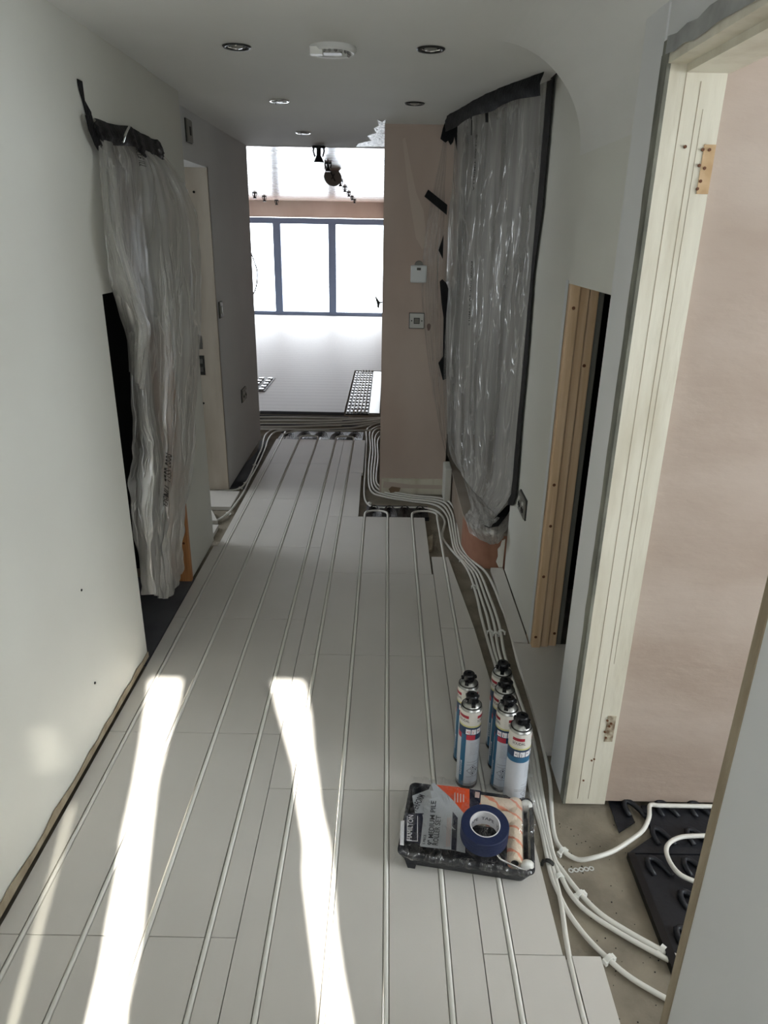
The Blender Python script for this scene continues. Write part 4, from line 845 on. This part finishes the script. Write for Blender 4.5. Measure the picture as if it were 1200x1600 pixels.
# printed card, lying tilted from the rim to over the sleeve
CARDZ = lambda u, v: .060 + .024 * max(0, min(1, (v + .03) / .09)) * (1 if u > -.12 else .3) + .006 * max(0, min(1, (u + .12) / .08))
def cpoly(L, dz=0, n=1): return [Vector((u, v, CARDZ(u, v) + dz)) for u, v in L]
def c_px(x, y, z=.068):                # photo pixel -> local tray coordinates
    p = onz(x, y, z); d = p - Vector((.252, 1.520, 0)); c, s_ = math.cos(-ANG), math.sin(-ANG); return (d.x * c - d.y * s_, d.x * s_ + d.y * c)
def card_quad(mb, L, dz, z=.068, sub=8):  # quad subdivided so that it follows the card
    q = [c_px(x, y, z) for x, y in L]
    g = lambda u, v: (lambda a, b: Vector((a[0] + (b[0] - a[0]) * v, a[1] + (b[1] - a[1]) * v, 0)))((q[0][0] + (q[1][0] - q[0][0]) * u, q[0][1] + (q[1][1] - q[0][1]) * u), (q[3][0] + (q[2][0] - q[3][0]) * u, q[3][1] + (q[2][1] - q[3][1]) * u))
    mb.grid(lambda u, v: (lambda p: Vector((p.x, p.y, CARDZ(p.x, p.y) + dz)))(g(u, v)), sub, sub); return mb
cs = MB(); card_quad(cs, [(643, 1243), (677, 1231), (725, 1275), (730, 1331)], 0); 
cs = MB(); card_quad(cs, [(644, 1243), (678, 1230), (705, 1327), (657, 1319)], 0); card_quad(cs, [(678, 1230), (726, 1277), (727, 1332), (705, 1327)], 0)
card = cs.build('printed_card', mat('silver grey card', (176, 180, 184), .35), rs)
MB_ = MB(); card_quad(MB_, [(678, 1232), (733, 1241), (733, 1286), (724, 1279)], -.002); MB_.build('orange_panel', mat('orange print', (222, 84, 40), .45), card)
MB_ = MB(); card_quad(MB_, [(733, 1241), (751, 1244), (750, 1262), (733, 1286)], -.002); card_quad(MB_, [(707, 1273), (715, 1281), (713, 1329), (705, 1327)], .001); card_quad(MB_, [(632, 1269), (662, 1269), (657, 1315), (632, 1311)], .001); MB_.build('navy_panel', mat('navy print', (30, 32, 52), .4), card)
MB_ = MB(); card_quad(MB_, [(626, 1280), (632, 1279), (631, 1318), (625, 1317)], .001); MB_.build('white_edge', CWH, card)
MB_ = MB()
for a, b in (((636, 1273), (636, 1311)), ((652, 1273), (652, 1311))): card_quad(MB_, [(a[0], a[1]), (a[0] + 1, a[1]), (b[0] + 1, b[1]), (b[0], b[1])], .0018, sub=3)
card_quad(MB_, [(636, 1310), (653, 1311), (653, 1312), (636, 1311)], .0018, sub=3)
def card_text(mb, txt, x0, y0, x1, y1, size, dz=.0018, sq=1.0):
    a = c_px(x0, y0); b = c_px(x1, y1); v, f, w = text_geo(txt, 1.0); L = math.hypot(b[0] - a[0], b[1] - a[1]); ex = ((b[0] - a[0]) / L, (b[1] - a[1]) / L); ey = (-ex[1], ex[0]); k = L / w
    mb.add([(lambda X, Y: Vector((X, Y, CARDZ(X, Y) + dz)))(a[0] + ex[0] * p * k + ey[0] * q * size, a[1] + ex[1] * p * k + ey[1] * q * size) for p, q in v], f)
card_text(MB_, 'HAMILTON', 643, 1311, 646, 1272, .020); MB_.build('brand_text', CWH, card)
MB_ = MB(); card_text(MB_, '5 PIECE', 664, 1317, 666, 1302, .009); card_text(MB_, '9" MEDIUM PILE', 676, 1319, 681, 1258, .020); card_text(MB_, 'ROLLER SET', 684, 1320, 689, 1277, .020); card_text(MB_, 'PERFORM', 651, 1267, 664, 1244, .026)
MB_.build('title_text', mat('card lettering', (36, 36, 44), .5), card)
MB_ = MB()
for k in range(4): card_quad(MB_, [(709 + k * 4.5, 1248 + k), (711 + k * 4.5, 1248 + k), (711 + k * 4.5, 1262), (709 + k * 4.5, 1262)], .0012, sub=2)
for k in range(3): card_quad(MB_, [(699 + k * 2.4, 1280), (700 + k * 2.4, 1280), (698 + k * 2.4, 1322), (697 + k * 2.4, 1322)], .0012, sub=2)
card_quad(MB_, [(742, 1247), (749, 1248), (748, 1257), (741, 1256)], .002, sub=2)
MB_.build('small_print', mat('pale print', (196, 168, 160), .5), card)
# wrap
def wrap_h(u, v):
    x, y = u * TW / 2, v * TD / 2; e = max(abs(u) / 1.06, abs(v) / 1.08)
    h = .088 if (-.1 < x < .15 and y > -.02) else .070 + .01 * max(0, min(1, (y + .06) / .05))
    return (h + .002 * math.sin(x * 130 + y * 60) * math.sin(y * 90)) if e < .93 else max(.004, h * (1 - (e - .93) / .12))
MB().grid(lambda a, b: (lambda u, v: Vector((u * TW / 2 * (1.0 + .03 * math.sin(v * 9)), v * TD / 2 * (1 + .02 * math.sin(u * 23)), wrap_h(u, v) + .0015 * math.sin(u * 60 + v * 47))))((a - .5) * 2.14, (b - .5) * 2.08), 70, 60).build('shrink_wrap', WRAP, rs, smooth=True)

# blue tape roll
tr = empty('tape_roll', onz(757, 1297, .118), 'roll of dark blue masking tape lying on top of the roller set', 'tape roll'); tr.rotation_euler = (math.radians(7), math.radians(-3), .3)
MB().lathe([(.040, -.024), (.062, -.024), (.064, -.022), (.064, .022), (.062, .024), (.040, .024)], 64).build('tape_winding', mat('navy crepe tape', (27, 38, 72), .6, bump=.2, bscale=120), tr, smooth=False)
MB().lathe([(.0405, .0245), (.0375, .0245), (.0375, -.0245), (.0405, -.0245)], 64).build('core', mat('white card core', (222, 220, 222), .6), tr)
mt = MB(); v, f, w = text_geo('TAPE  TAPE  TAPE', .016)
mt.add([Vector((.0370 * math.cos(2.6 - a / .037), .0370 * math.sin(2.6 - a / .037), -.006 + b)) for a, b in v], f); mt.build('core_print', CINK, tr)
